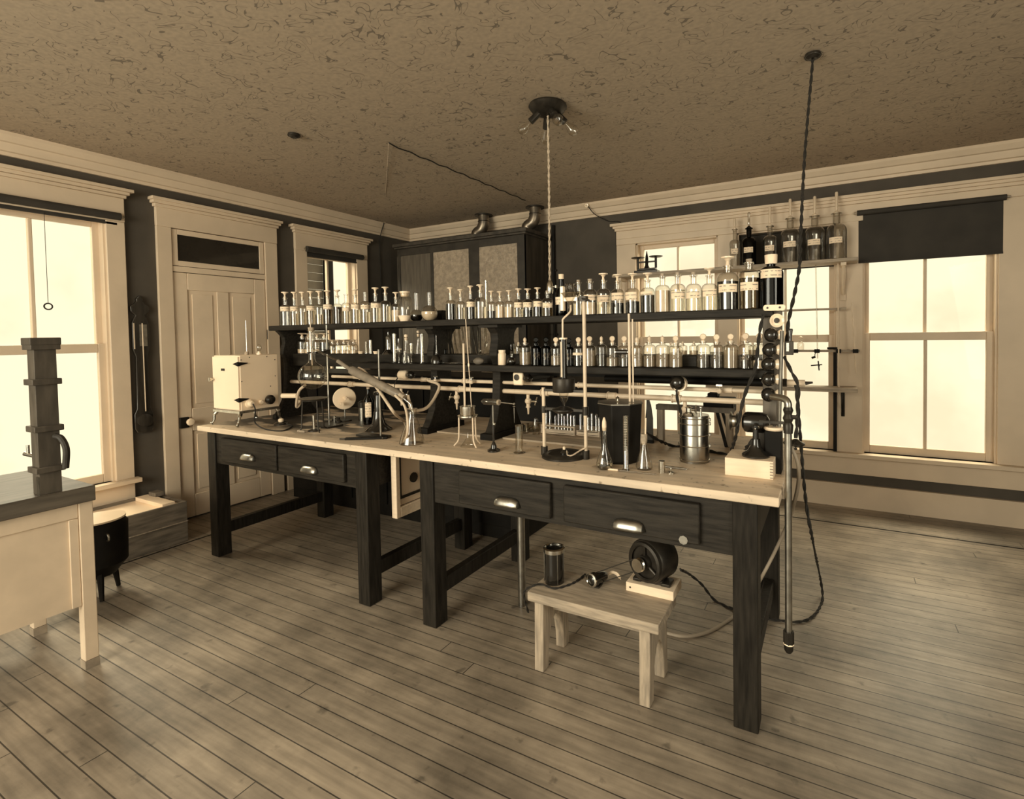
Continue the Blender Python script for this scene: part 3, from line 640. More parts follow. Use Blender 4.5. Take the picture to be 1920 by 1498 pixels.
def bottle(cx, hwpx, toppx, Y, zb, label, stop='flat', liq=None, lev=.5, lab=None, etched=None, glass=None, name='reagent_bottle', neckf=.36, shf=.60, group=None, R=None, basepx=None, cat='bottle', tall=0):
    """cx, hwpx, toppx: where the photo shows its axis, half width and top; it stands at depth Y on height zb"""
    p = PY(cx, 600, Y)
    for _ in range(3): p = PY(cx, CAM_CY - CAM_F*(zb-1.5)/depth(p) if False else 600, Y)
    p = Vector((p.x, Y, zb)); d = depth(p); R = R or hwpx*d/CAM_F*1.06
    q = PY(cx, toppx, Y); H = q.z - zb
    t = thing(name, label, cat, p, math.atan2(p.x, p.y)*-1, group)   # front faces the photographer
    sth = {'flat': .17, 'disc': .23, 'point': .20, 'cork': .07, 'none': 0, 'cap': .09}[stop]*H
    Hn = H-sth; Hs = Hn*shf; neck = R*neckf; lipr = neck*1.35
    out_ = body_profile(R, Hs, Hn, neck, .002, lipr)
    inn = [(max(r_-.0016, 0), max(z_, .003)) for r_, z_ in out_]
    gm = glass or M_GLASS
    # open neck: outer wall, then the bore back down a little way
    obj('glass_body', G().lathe(out_+[(neck*.72, Hn), (neck*.72, Hn-H*.05)], n=22), gm, t)
    if liq:
        L = Hs*lev if lev <= 1 else Hs
        Ri = R-.0022
        obj('contents', G().lathe([(0, .003), (Ri*.95, .003), (Ri, R*.1), (Ri, L), (0, L)], n=22), LIQ[liq], t)
    if stop == 'flat':
        obj('stopper', G().lathe([(0, Hn-H*.07), (neck*.62, Hn-H*.07), (neck*.7, Hn+.001), (neck*.45, Hn+sth*.25), (neck*.42, Hn+sth*.5), (neck*1.0, Hn+sth*.78), (neck*1.75, Hn+sth*.84), (neck*1.8, H), (0, H)], n=18), M_STOPPER, t)
    elif stop == 'disc':
        rr = sth*.39
        g = G().lathe([(0, Hn-H*.06), (neck*.62, Hn-H*.06), (neck*.7, Hn+.002), (neck*.8, Hn+.006), (neck*.4, Hn+sth*.22), (0, Hn+sth*.25)], n=16)
        g.lathe([(0, -.004), (rr*.8, -.004), (rr, 0), (rr*.8, .004), (0, .004)], (0, 0, Hn+sth*.2+rr), 18, (0, 1, 0))
        obj('stopper', g, M_STOPPER if gm is not M_AMBER or 'disc_pale' in label else gm, t)
    elif stop == 'point':
        obj('stopper', G().lathe([(0, Hn-H*.06), (neck*.62, Hn-H*.06), (neck*.7, Hn+.002), (neck*.5, Hn+sth*.2), (neck*.75, Hn+sth*.45), (neck*.6, Hn+sth*.75), (0, H)], n=16), M_STOPPER, t)
    elif stop == 'cork':
        obj('cork', G().lathe([(0, Hn-H*.06), (neck*.68, Hn-H*.06), (neck*.86, H), (0, H)], n=16), M_CORK, t)
    elif stop == 'cap':
        obj('cap', G().lathe([(neck*1.36, Hn-sth*.9), (neck*1.45, H), (0, H)], n=16), M_PAPER, t)
    if lab:
        z0, z1 = lab[0]*H, lab[1]*H; off = lab[2] if len(lab) > 2 else 0
        obj('paper_label', curved_patch(R+.0004, z0, z1, -PI/2-.95+off, -PI/2+.95+off), M_LABEL, t)
    if etched: obj('etched_lettering', curved_patch(R+.0004, .22*H, .46*H, -PI/2-.6, -PI/2+.6), M_ETCH, t)
    return t
def L(s_): return s_
YA, YBk = 2.40, 2.52
up = 'on the upper shelf'
rows = [
 # cx, hw, top, stop, liq, lev, label band, words
 (535.4,9,547.4,'flat',None,0,(.42,.56),'clear labelled bottle at the very left end of the upper shelf'),
 (552.7,7.8,547.4,'flat','clear',.7,(.42,.56),'clear labelled bottle, second from the left end of the upper shelf'),
 (568,7.8,547.4,'flat','clear',.8,None,'clear unlabelled bottle, third from the left end of the upper shelf'),
 (583.5,8.2,546,'flat','clear',.9,(.42,.56),'clear labelled bottle, fourth from the left end of the upper shelf'),
 (599.3,8.2,545.4,'flat','clear',.6,None,'clear bottle, fifth from left on the upper shelf, filled below mid height'),
 (615,8.2,544.7,'flat','mid',.9,(.44,.58),'labelled bottle of dark liquid, sixth from the left end of upper shelf'),
 (633.5,8,543.4,'flat','mid',1,None,'dark bottle, seventh from left on the upper shelf, before the blind cord'),
 (649.8,7.6,551.4,'none','clear',.7,(.42,.55),'clear bottle without stopper, eighth from left on the upper shelf'),
 (666.9,8.2,542,'flat','clear',.8,(.42,.56),'clear labelled bottle, ninth from the left end of the upper shelf'),
 (685.3,8.4,548,'none','clear',.6,(.44,.58),'bottle with open neck and label, tenth from left on the upper shelf'),
 (704.8,9,539.4,'flat','clear',.9,(.42,.56),'clear labelled bottle with tall flat stopper, eleventh from left on upper shelf'),
 (723.5,9,538,'flat','clear',.9,None,'clear bottle with tall flat stopper, twelfth from left on the upper shelf'),
 (743,8,548,'flat','pale',.8,None,'small bottle of white powder left of the wide-mouthed jar'),
 (845.5,9,539.4,'flat','dark',1,None,'slim bottle full of black liquid right of the round flasks'),
 (864.2,8,543,'flat','clear',.8,None,'clear bottle of water right of the slim black-filled bottle'),
 (882.9,8,536,'flat','dark',1,(.36,.52),'dark bottle with a bright square label left of the upright glass tube'),
 (901.6,10.6,534,'flat','clear',.7,None,'taller clear unlabelled bottle just left of the upright glass tube'),
 (921.8,7.6,545.4,'flat','dark',.55,None,'short bottle half full of black liquid right of the upright tube'),
 (938,8.2,546.7,'flat','pale',.9,None,'whitish powder bottle before the left part of the frosted pane'),
 (955,8.2,544.7,'flat','pale',.8,None,'whitish powder bottle, second right of the short half-black bottle'),
 (972.8,9,541.4,'flat','clear',.6,(.34,.52),'clear bottle with wide label before the right edge of frosted pane'),
 (990,9.3,541.4,'flat','dark',.5,(.34,.52),'round-shouldered bottle with label above dark liquid, left of a smoky one'),
 (1008.5,8.6,539.4,'flat','dark',1,(.34,.53),'smoky full bottle with a bright label, third left of the tall black one'),
 (1027,9.8,545,'cork','mid',.6,(.34,.53),'round-shouldered labelled bottle directly beneath the hanging lamp socket'),
 (1085.5,10.2,524.7,'cork','clear',.6,None,'corked clear bottle behind the glass funnel on the upper shelf'),
 (1107,13,523,'cork','pale',.62,(.40,.55),'corked bottle with white powder just left of the steel rod top'),
 (1132,12.6,512.7,'flat','clear',.9,(.30,.46),'large clear bottle with big flat stopper and wide label right of steel rod'),
 (1158.3,12.4,514.7,'flat','dark',.55,(.34,.53),'large bottle half filled with dark liquid under a square label'),
 (1186.6,12.8,513,'flat','dark',.6,(.34,.53,-.4),'large bottle, label set to the left, dark liquid on its right side'),
 (1214.9,12.8,512,'flat','dark',.9,(.44,.53,-.3),'large bottle nearly full of dark liquid with a narrow label'),
 (1243,13.2,512.7,'cork','pale',1,None,'large milky white unlabelled bottle in front of the left back window'),
 (1271.5,13.5,510.4,'cork','clear',.98,(.33,.50),'corked large bottle with ruled label, right of the milky bottle'),
 (1301,13.5,510.4,'cork','clear',.62,(.33,.50,-.2),'corked large bottle with label, second right of the milky bottle'),
 (1330.6,14,502.4,'flat','clear',.98,(.33,.50),'large water-filled bottle with flat stopper left of the big black one'),
]
for cx, hw, top, st, liq, lev, lab, words in rows:
    bottle(cx, hw, top, YA, Z1, words, st, liq, lev, lab)
bottle(1365, 18.5, 481.6, YA+.01, Z1, 'big black-filled bottle with white flat stopper and long label', 'flat', 'dark', .95, (.33, .48), shf=.68)
bottle(1405, 17.6, 485.6, YA+.01, Z1, 'big brown corked bottle with long label between two black ones', 'cork', 'mid', .95, (.37, .53), shf=.70)
bottle(1446, 20.5, 478, YA+.02, Z1, 'biggest black bottle with white cap and printed label at the right shelf end', 'cap', 'dark', 1, (.56, .72), glass=M_AMBER, shf=.70)
# other vessels on the upper shelf
def spin(name, label, cat, cx, Y, zb, parts, group=None):
    """thing standing at pixel column cx, depth Y; parts: list of (name, fn(px->metre) -> G, material)"""
    p = PY(cx, 600, Y); p = Vector((p.x, Y, zb)); k = depth(p)/CAM_F
    t = thing(name, label, cat, p, -math.atan2(p.x, p.y), group)
    for nm, fn, m in parts: obj(nm, fn(k), m, t)
    return t
def flask_prof(k, R, Hb, H, neck, lip=1.25, flat=.45):
    o = [(0, 0), (R*flat*k, 0)]
    a0 = math.asin(flat)
    zc = math.cos(a0)*R
    for i in range(1, 10):
        a = a0+(PI-a0-math.asin(min(.95, neck/R)))*i/9; o.append((R*math.sin(a)*k, (zc-R*math.cos(a))*k))
    o += [(neck*k, (zc+R*1.12)*k), (neck*k, (H-1)*k), (neck*lip*k, H*k), (neck*.8*k, H*k)]
    return o
spin('wide_mouth_jar', 'wide-mouthed stoppered glass jar behind the white dish', 'jar', 760, 2.45, Z1, [
    ('glass_body', lambda k: G().lathe([(0, 0), (13*k, 0), (13.4*k, 2*k), (13.4*k, 40*k), (11*k, 46*k), (8.5*k, 48*k), (9.5*k, 50*k), (9.5*k, 52*k), (7.5*k, 52*k)], n=26), M_GLASS),
    ('stopper', lambda k: G().lathe([(0, 47*k), (7*k, 47*k), (7.4*k, 52.3*k), (9.5*k, 54*k), (9.5*k, 57*k), (0, 57.5*k)], n=22), M_STOPPER)])
spin('dish', 'small white enamel dish in front of the wide-mouthed jar', 'dish', 759, 2.36, Z1, [('bowl', lambda k: G().lathe([(0, 0), (8*k, 0), (12*k, 11*k), (12.6*k, 11*k), (11.4*k, 11*k), (7.4*k, 1*k), (0, 1*k)], n=26), M_WHITE)])
spin('round_flask', 'round flask with black liquid in its lower half', 'flask', 781, 2.43, Z1, [
    ('glass_body', lambda k: G().lathe(flask_prof(k, 12, 0, 54, 4.4), n=26), M_GLASS),
    ('contents', lambda k: G().lathe([(0, .4*k), (5.2*k, .4*k), (9.5*k, 4*k), (11.3*k, 9*k), (11.4*k, 12*k), (0, 12*k)], n=24), M_DARKLIQ)])
spin('round_flask', 'round flask filled with pale cloudy liquid', 'flask', 805.5, 2.38, Z1, [
    ('glass_body', lambda k: G().lathe(flask_prof(k, 15.3, 0, 54, 4.2), n=28), M_GLASS),
    ('contents', lambda k: G().lathe([(0, .4*k), (6.6*k, .4*k), (12*k, 5*k), (14.4*k, 12*k), (14.2*k, 17*k), (0, 17*k)], n=24), M_FROST)])
t = thing('small_box', 'small black box on the upper shelf behind the pale round flask', 'box', (PY(826, 590, 2.5).x, 2.5, Z1)); obj('box_body', G().box((-.035, -.03, 0), (.035, .03, .058)), M_MATT, t, bevel=.002); obj('lid', G().box((-.037, -.032, .0585), (.037, .032, .066)), M_MATT, t)
spin('glass_tube', 'tall upright glass tube standing at the rear of the upper shelf', 'tube', 912.5, 2.5, Z1, [('tube_wall', lambda k: G().lathe([(0, 0), (2.6*k, 0), (2.6*k, 73*k), (2.1*k, 73*k), (2.1*k, 1*k), (0, 1*k)], n=14), M_TUBE)])
spin('spirit_bottle', 'tall black bottle with white cap behind the funnel stand', 'bottle', 1053.5, 2.46, Z1, [
    ('glass_body', lambda k: G().lathe([(0, 0), (11.5*k, 0), (12*k, 2*k), (12*k, 40*k), (9.5*k, 49*k), (5*k, 54*k), (4.6*k, 73*k), (0, 73*k)], n=26), M_AMBER),
    ('cap', lambda k: G().lathe([(4.8*k, 70*k), (5*k, 79*k), (0, 79.5*k)], n=18), M_PAPER),
    ('paper_label', lambda k: curved_patch(12.1*k, 22*k, 36*k, -PI/2-1.2, -PI/2+.5), M_LABEL)])
spin('glass_jug', 'round clear glass jug with a handle behind the funnel', 'jug', 1069.5, 2.54, Z1, [
    ('glass_body', lambda k: G().lathe([(0, 0), (10*k, 0), (12.5*k, 6*k), (13.2*k, 28*k), (11.5*k, 42*k), (8*k, 50*k), (7*k, 56*k), (9*k, 62*k), (8.6*k, 62*k), (6.6*k, 56*k)], n=26), M_GLASS),
    ('handle', lambda k: G().tube(smoothpath([(8*k, 0, 57*k), (16*k, 0, 54*k), (18*k, 0, 42*k), (13*k, 0, 32*k)], 6), 1.2*k, 8), M_SOLID)])

# ---- lower shelf, right part: row of stoppered reagent bottles
lower = [
 (983.5,10.6,632,'point','clear',.75,0,'clear','squarish pale bottle with pointed stopper right of the white jar'),
 (1004,9.6,632,'disc',None,0,1,'amber','black lettered bottle with black stopper, left one of the black pair'),
 (1022.8,9.6,632,'disc',None,0,2,'amber','black lettered bottle with pale disc stopper, right one of the pair'),
 (1041.5,9.8,632,'disc','clear',.6,1,'clear','clear lettered bottle close left of the tall black tube'),
 (1066,9.8,634,'disc',None,0,1,'amber','black lettered bottle close right of the tall black tube'),
 (1084,10.3,632,'disc','dark',.5,3,'clear','bottle with small white label above dark liquid left of steel rod'),
 (1105,11,630,'disc','clear',.9,0,'clear','clear full bottle immediately right of the steel rod, lower shelf'),
 (1127,9.6,629.5,'point','mid',.6,0,'clear','narrow bottle with pointed stopper and darker liquid, lower shelf'),
 (1147.5,11.4,629.5,'disc','clear',.5,1,'clear','lettered clear bottle left of the twin upright rods'),
 (1170,11.2,629.5,'disc','mid',.5,1,'clear','lettered bottle behind the small black eyepiece'),
 (1193.6,11,631,'point','clear',.7,1,'clear','lettered clear bottle right behind the twin upright rods'),
 (1217,11,629,'point','clear',.6,1,'clear','lettered bottle, second right of the twin upright rods'),
 (1241.6,12.4,629,'point','clear',.7,1,'clear','broad lettered bottle, third right of the twin upright rods'),
 (1266.5,12,629,'disc','clear',.8,1,'clear','broad lettered bottle left of the gap in the lower row'),
 (1318,12.2,625,'disc','mid',.6,1,'clear','lettered bottle right of the gap in the lower row'),
 (1343.3,12,626,'disc','mid',.8,1,'clear','lettered bottle, second right of the gap, bright curl inside'),
 (1370,13,625,'disc','clear',.9,0,'clear','plain full bottle, third right of the gap in lower row'),
 (1398,13,624,'disc','mid',.6,1,'clear','lettered bottle, fourth right of the gap in lower row'),
 (1424,11.5,624,'disc','pale',.4,0,'clear','rightmost bottle of the lower row, beside the black bulbs'),
]
for cx, hw, top, st, liq, lev, kind, gl, words in lower:
    t = bottle(cx, hw, top, 2.385, Z2, words, st, {'clear': 'haze', 'mid': 'hazedark'}.get(liq, liq), lev, (.38, .47, -.3) if kind == 3 else None, kind in (1, 2), M_AMBER if gl == 'amber' else None, shf=.76, neckf=.40)
rear = [(955,8,634,'clear',.6,'clear bottle on the rear ledge above the small round flask'),
 (971,7.5,641,'clear',.7,'small clear bottle on the rear ledge behind the squarish pale bottle'),
 (1257,6.5,641,None,0,'small stoppered bottle on the rear ledge left of the gap'),
 (1279.5,8,639.5,'pale',.5,'left one of two small bottles on the ledge in the gap'),
 (1300.5,8,639.5,'pale',.5,'right one of two small bottles on the ledge in the gap'),
 (1362,7,640,None,0,'small rear bottle peeping out third right of the gap'),
 (1411,7.5,640,'pale',.6,'small rear bottle near the right end of lower ledge')]
for cx, hw, top, liq, lev, words in rear: bottle(cx, hw, top, 2.54, ZR, words, 'disc', liq, lev, shf=.8)
spin('specimen_jar', 'white opaque screw-capped jar at the second bracket', 'jar', 940, 2.37, Z2, [
    ('jar_body', lambda k: G().lathe([(0, 0), (7.3*k, 0), (7.6*k, 1*k), (7.6*k, 20*k), (6.6*k, 22.5*k), (0, 22.5*k)], n=24), M_WHITE),
    ('lid', lambda k: G().lathe([(0, 22.6*k), (6.4*k, 22.6*k), (6.6*k, 28*k), (0, 28.5*k)], n=24), M_PORC)])
spin('round_flask', 'tiny round flask with dark contents right of the white jar', 'flask', 958, 2.36, Z2, [
    ('glass_body', lambda k: G().lathe(flask_prof(k, 8, 0, 27, 2.6), n=22), M_GLASS),
    ('contents', lambda k: G().lathe([(0, .4*k), (3.4*k, .4*k), (6.6*k, 3.5*k), (7.5*k, 7*k), (0, 7*k)], n=20), M_DARKLIQ)])
# ---- lower shelf, left part
left = [(549.4,8.2,624.8,'pale',.35,None,'squat flat-stoppered bottle, leftmost of five on the lower shelf'),
 (565.4,8,624.8,'pale',.4,None,'squat flat-stoppered bottle, second of five on the lower shelf'),
 (578,8,625.5,'pale',.4,None,'squat flat-stoppered bottle left of the distilling flask neck, lower shelf'),
 (593.6,8,625.5,'pale',.4,None,'squat flat-stoppered bottle behind the distilling flask neck, lower shelf'),
 (607,9,625,'dark',1,None,'squat black-filled bottle left of the retort stand rod')]
for cx, hw, top, liq, lev, lab, words in left: bottle(cx, hw, top, 2.50, ZR, words, 'flat', liq, lev, lab, shf=.66, neckf=.5)
for n_, (cx, hw, top) in enumerate(((622,6,637),(632,5.5,638),(643.5,7,636.5),(652,5,640),(662,7,637))):
    bottle(cx, hw, top, 2.50, ZR, ['tiny vial just right of the retort rod', 'tiny vial, second right of the retort rod', 'small flat-stoppered vial, third right of the retort rod', 'tiny vial between two larger ones before the window', 'small stout vial, last before the white dish'][n_], 'flat', 'pale', .5, name='sample_vial', neckf=.45, cat='vial')
def dishes(cx, Y, zb, R, H, label, m=M_WHITE): spin('dish', label, 'dish', cx, Y, zb, [('bowl', lambda k: G().lathe([(0, 0), (R*.7*k, 0), (R*k, H*k), (R*.9*k, H*k), (R*.6*k, 1*k), (0, 1*k)], n=20), m)])
dishes(675, 2.48, ZR, 6, 5, 'low white dish on the lower shelf behind the condenser'); dishes(703.5, 2.46, ZR, 5.5, 5.5, 'small white dish right of two short tubes, lower shelf')
def tubeup(cx, Y, zb, R, H, label, name='glass_cylinder', cat='tube', foot=True, m=None, extra=()):
    pr = lambda k: G().lathe(([(0, 0), (R*1.8*k, 0), (R*1.8*k, 1.2*k), (R*k, 2.2*k)] if foot else [(0, 0), (R*k, .5*k)])+[(R*k, (H-1)*k), (R*1.25*k, H*k), (R*.85*k, H*k), (R*.85*k, 3*k), (0, 3*k)], n=18)
    return spin(name, label, cat, cx, Y, zb, [('tube_wall', pr, m or M_TUBE), *extra])
tubeup(685, 2.47, ZR, 2.8, 23, 'short glass tube on the lower shelf, left of a bright one', foot=False)
tubeup(693, 2.46, ZR, 3.2, 27, 'short glass tube right of its thinner neighbour, lower shelf', foot=False)
spin('tubulated_bell', 'upturned glass funnel bell with bent tube on the lower shelf', 'glassware', 727, 2.42, ZR-.0, [
    ('bell_wall', lambda k: G().lathe([(11*k, 0), (10*k, 2*k), (4.6*k, 9*k), (4.4*k, 32*k), (2.5*k, 37*k), (1.4*k, 39*k), (1*k, 39*k)], n=20), M_TUBE),
    ('bent_tube', lambda k: G().tube(smoothpath([(0, 0, 36*k), (0, 0, 42*k), (4*k, 0, 46*k), (10*k, 0, 49*k)], 5), .7*k, 8), M_TUBE)])
tubeup(738, 2.41, Z2, 3.8, 55, 'tall narrow glass cylinder right of the glass bell')
spin('stopcock', 'glass stopcock fitting standing right of the tall narrow cylinder', 'glassware', 746, 2.38, Z2, [('stopcock_body', lambda k: G().lathe([(0, 0), (1.5*k, 0), (1.2*k, 14*k), (4*k, 20*k), (3.6*k, 32*k), (1.3*k, 38*k), (1.6*k, 46*k), (0, 46.5*k)], n=16), M_TUBE),
    ('stopcock_plug', lambda k: G().cyl((-5*k, 0, 26*k), (5*k, 0, 26*k), 1.3*k), M_STOPPER)])
def cone(cx, Y, zb, R, H, neck, label, stop=None, name='conical_flask'):
    parts = [('glass_body', lambda k: G().lathe([(0, 0), (R*.95*k, 0), (R*k, 1.5*k), (neck*k, H*.62*k), (neck*k, (H-1.5)*k), (neck*1.3*k, H*k), (neck*.85*k, H*k)], n=22), M_GLASS)]
    if stop == 'ball': parts.append(('stopper', lambda k: G().cyl((0, 0, (H-3)*k), (0, 0, (H+2)*k), neck*.8*k, neck*.9*k).ball((0, 0, (H+6)*k), neck*1.0*k, 14), M_STOPPER))
    if stop == 'cork': parts.append(('cork', lambda k: G().cyl((0, 0, (H-4)*k), (0, 0, (H+6)*k), neck*.8*k, neck*1.1*k), M_CORK))
    return spin(name, label, 'flask', cx, Y, zb, parts)
cone(760.5, 2.40, Z2, 10, 45, 3.6, 'conical flask with ball stopper standing behind a small vial', 'ball')
spin('small_vial', 'little glass vial in front of the ball-stoppered conical flask', 'vial', 756.5, 2.35, Z2, [('glass_body', lambda k: G().lathe([(0, 0), (3.6*k, 0), (4*k, 10*k), (2*k, 15*k), (2*k, 24*k), (2.8*k, 25*k), (1.6*k, 25*k)], n=16), M_GLASS)])
spin('test_glass', 'footed test glass between the two conical flasks, lower shelf', 'glassware', 769.7, 2.36, Z2, [('glass_body', lambda k: G().lathe([(0, 0), (4*k, 0), (3.8*k, 1*k), (.8*k, 3*k), (.8*k, 12*k), (3.6*k, 18*k), (3.9*k, 38*k), (3.3*k, 38*k), (3*k, 19*k), (0, 17*k)], n=18), M_TUBE)])
cone(783.5, 2.46, ZR, 8, 36, 3, 'conical flask with ball stopper left of the tall cylinder', 'ball')
tubeup(790, 2.39, Z2, 3.8, 56, 'tall glass cylinder against the left bracket, lower shelf')
spin('spirit_lamp', 'dark round spirit lamp with long glass spout before the left bracket', 'lamp', 817, 2.34, Z2, [
    ('lamp_bowl', lambda k: G().lathe([(0, 0), (9*k, 0), (10.5*k, 2*k), (10.5*k, 8*k), (7*k, 15*k), (2.5*k, 18*k), (2*k, 21*k), (0, 21*k)], n=24), M_BLACK),
    ('spout', lambda k: G().lathe([(2.2*k, 20.5*k), (.9*k, 30*k), (.5*k, 54*k), (.3*k, 54*k)], n=12), M_TUBE)])
bottle(831.5, 5.5, 648, 2.50, ZR, 'tiny black bottle with knob stopper right of the spirit lamp', 'disc', None, 0, glass=M_AMBER, name='sample_vial', cat='vial')
# glass tubes leaning between the ledge and the upper board
TB = [(836,841.5),(840,848),(851,853.5),(857.5,865.5),(869.5,879),(878.5,884),(884,893.5),(894.5,899),(905.5,910),(909,912.5),(846,858),(864,872)]
for n_, (a, b) in enumerate(TB):
    yb = 2.48+.05*(n_ % 3)/2; A = PY(b, 662, yb); Bp = PY(a, 612, yb+.02)
    A = Vector((A.x, yb, ZR)); Bp = Vector((Bp.x, yb+.03, Z1-.04))
    d = (Bp-A).normalized()
    t = thing('glass_tube', 'slender glass tube leaning between the brackets of the lower shelf', 'tube', A+Vector((0, 0, .004)), 0, 'glass tubes leaning between the brackets')
    obj('tube_wall', G().cyl((0, 0, 0), (Bp-A)*.96, .0042+.0012*(n_ % 2), n=10), M_TUBE, t)
cone(911.5, 2.42, ZR, 7.5, 24, 2.2, 'small conical flask left of the second bracket'); cone(899, 2.43, ZR, 6, 10, 2, 'tiny low conical flask beside the leaning tubes')
t = thing('rubber_bulb', 'grey rubber bulb lying on the lower shelf edge', 'bulb', (PY(898, 681, 2.36).x, 2.36, Z2+.021))
obj('bulb_body', G().lathe([(0, -.035), (.012, -.032), (.021, -.012), (.021, .008), (.012, .028), (.005, .034), (0, .034)], axis=(1, 0, .05), n=18), mat('grey_rubber', .12, .6, noise=.15), t)
obj('bulb_tip', G().cyl((-.036, 0, 0), (-.06, 0, -.006), .004), M_TUBE, t)
t = thing('glass_pipette', 'glass pipette lying along the edge of the lower shelf', 'pipette', (PY(852, 684, 2.345).x, 2.345, Z2+.008))
obj('pipette_stem', G().tube([(-.1, 0, 0), (-.035, 0, 0), (-.02, 0, 0), (.02, 0, 0), (.035, 0, 0), (.11, 0, 0)], [.003, .003, .0078, .0078, .003, .003], 10), M_TUBE, t)

# ================================================================ BEHIND THE BENCH
CF = 3.04; lx = PY(971, 950, CF).x
lc = thing('low_cupboard', 'long black-stained cupboard standing close behind the left half of the bench', 'cupboard', ((-4.55+lx)/2, CF+.22, 0)); W_ = (lx+4.55)/2
obj('carcass', G().box((-W_, -.2, .0), (W_, .24, 1.165)), M_MATT, lc, bevel=.004)
obj('counter_top', G().box((-W_-.02, -.22, 1.166), (W_+.02, .25, 1.195)), M_MATT, lc, bevel=.004)
for k in range(6): obj('cupboard_door', G().box((-W_+.03+k*2*W_/6, -.216, .10), (-W_+2*W_/6-.03+k*2*W_/6, -.2, 1.12)), M_MATT, lc, bevel=.004)
bx1 = PY(1122, 750, 2.94).x
bb = thing('black_backboard', 'upright black board on the rear edge of the bench behind the ring stand', 'board', ((lx+bx1)/2, 2.945, ZT)); hw = (bx1-lx)/2
obj('board_panel', G().box((-hw, -.01, 0), (hw, .01, .27)), M_MATT, bb, bevel=.002)
obj('board_batten', G().box((-hw, -.018, .235), (hw, -.0105, .262)), M_MATT, bb)

# high shelf across the middle windows with six aspirator bottles
ys0 = 4.66; zs0 = 2.085
hs = thing('window_shelf', 'long pale board shelf bracketed across the back windows near the ceiling', 'shelf', (-.85, (ys0+YB)/2, zs0)); o = hs.location
sx0, sx1 = -1.90, .20
obj('shelf_board', G().box((sx0-o.x, ys0-o.y, -.028), (sx1-o.x, YB-.033-o.y, 0)), M_PALEWOOD, hs, bevel=.003)
for x in (-1.84, .10):
    obj('bracket', G().box((x-.02-o.x, YB-.05-o.y, -.33), (x+.02-o.x, YB-.034-o.y, -.029)).box((x-.02-o.x, ys0+.04-o.y, -.055), (x+.02-o.x, YB-.05-o.y, -.029)).cyl((x-o.x, YB-.06-o.y, -.28), (x-o.x, ys0+.07-o.y, -.05), .012, n=8), M_TRIM, hs)
asp = [(1378, 10, 409.8, 430, 'smallest aspirator bottle at the left end of the high window shelf', None, .30),
 (1404.5, 13, 398, 428, 'blackened aspirator bottle, second from left on the high window shelf', 'amber', 0),
 (1443.9, 13, 386.5, 424, 'slim clear aspirator bottle, third from left on the high window shelf', None, .25),
 (1481.8, 17.2, 373, 409.8, 'large aspirator bottle left of the braided cord on the high shelf', None, .2),
 (1527.7, 17.2, 368, 405.4, 'large aspirator bottle right of the braided cord on the high shelf', None, .2),
 (1568.5, 17.6, 360, 400.3, 'large aspirator bottle at the right end of the high window shelf', None, .2)]
for cx, hw, ttop, ntop, words, gl, lev in asp:
    Y = 4.77; p = PY(cx, 480, Y); p = Vector((p.x, Y, zs0)); R = hw*depth(p)/CAM_F; Hn = PY(cx, ntop, Y).z-zs0; Ht = PY(cx, ttop, Y).z-zs0
    t = thing('aspirator_bottle', words, 'bottle', p, -math.atan2(p.x, p.y))
    nk = R*.36; Hs = Hn*.62
    obj('glass_body', G().lathe(body_profile(R, Hs, Hn, nk, .002, nk*1.5)+[(nk*.7, Hn)], n=26), M_AMBER if gl else M_SMOKE, t)
    obj('stopper', G().lathe([(0, Hn-.02), (nk*.75, Hn-.02), (nk*.95, Hn+.008), (nk*.4, Hn+.02), (0, Hn+.021)], n=16), M_STOPPER if not gl else M_MATT, t)
    obj('guard_tube', G().lathe([(0, Hn+.02), (.006, Hn+.022), (.012, Hn+.035), (.0105, Hn+.06), (.0125, Ht-.01), (.009, Ht), (0, Ht)], n=12), M_FROST if not gl else M_SMOKE, t)
    obj('paper_label', curved_patch(R+.0005, Hs*.55, Hs*.55+.048, -PI/2-.75, -PI/2+.55), M_LABEL, t)
t = thing('balance', 'small black two-pan balance on the left end of the window shelf', 'balance', (PY(1213, 508, 4.76).x, 4.76, zs0+.0)); k = .0042
obj('balance_base', G().box((-.115, -.05, 0), (.115, .05, .03)).box((-.09, -.035, .031), (.09, .035, .05)), M_BLACK, t, bevel=.004)
obj('balance_column', G().lathe([(.03, .05), (.018, .08), (.014, .16), (.006, .20), (.004, .215), (0, .217)], n=14), M_BLACK, t)
obj('balance_beam', G().box((-.10, -.008, .105), (.10, .008, .12)).cyl((-.09, 0, .05), (-.09, 0, .15), .012).cyl((.09, 0, .05), (.09, 0, .15), .012), M_BLACK, t)
for s_ in (-1, 1): obj('balance_pan', G().lathe([(0, .15), (.05, .151), (.066, .158), (.066, .161), (.048, .155), (0, .154)], (s_*.09, 0, 0), 20), M_IRON, t)
# lower pale shelf and clamp rails over the middle window
for n_, (za, x0, x1, yy, hh) in enumerate(((PY(1590, 729, 4.72).z, -1.0, .20, 4.68, .042), )):
    t = thing('ledge_board', 'narrow pale shelf across the middle window at sill-pipe height', 'shelf', ((x0+x1)/2, 4.78, za)); ox = t.location
    obj('shelf_board', G().box((x0-ox.x, yy-ox.y, -.018), (x1-ox.x, YB-.033-ox.y, .006)), M_PALEWOOD, t, bevel=.002)
    obj('shelf_lip', G().box((x0-ox.x, yy-.012-ox.y, -.026), (x1-ox.x, yy-.001-ox.y, .010)), M_PALEWOOD, t, bevel=.002)
    obj('bracket', G().cyl((.10-ox.x, YB-.04-ox.y, -.25), (.10-ox.x, YB-.04-ox.y, -.03), .013, n=8).cyl((.10-ox.x, YB-.045-ox.y, -.2), (.10-ox.x, yy+.02-ox.y, -.03), .008, n=8), M_MATT, t)
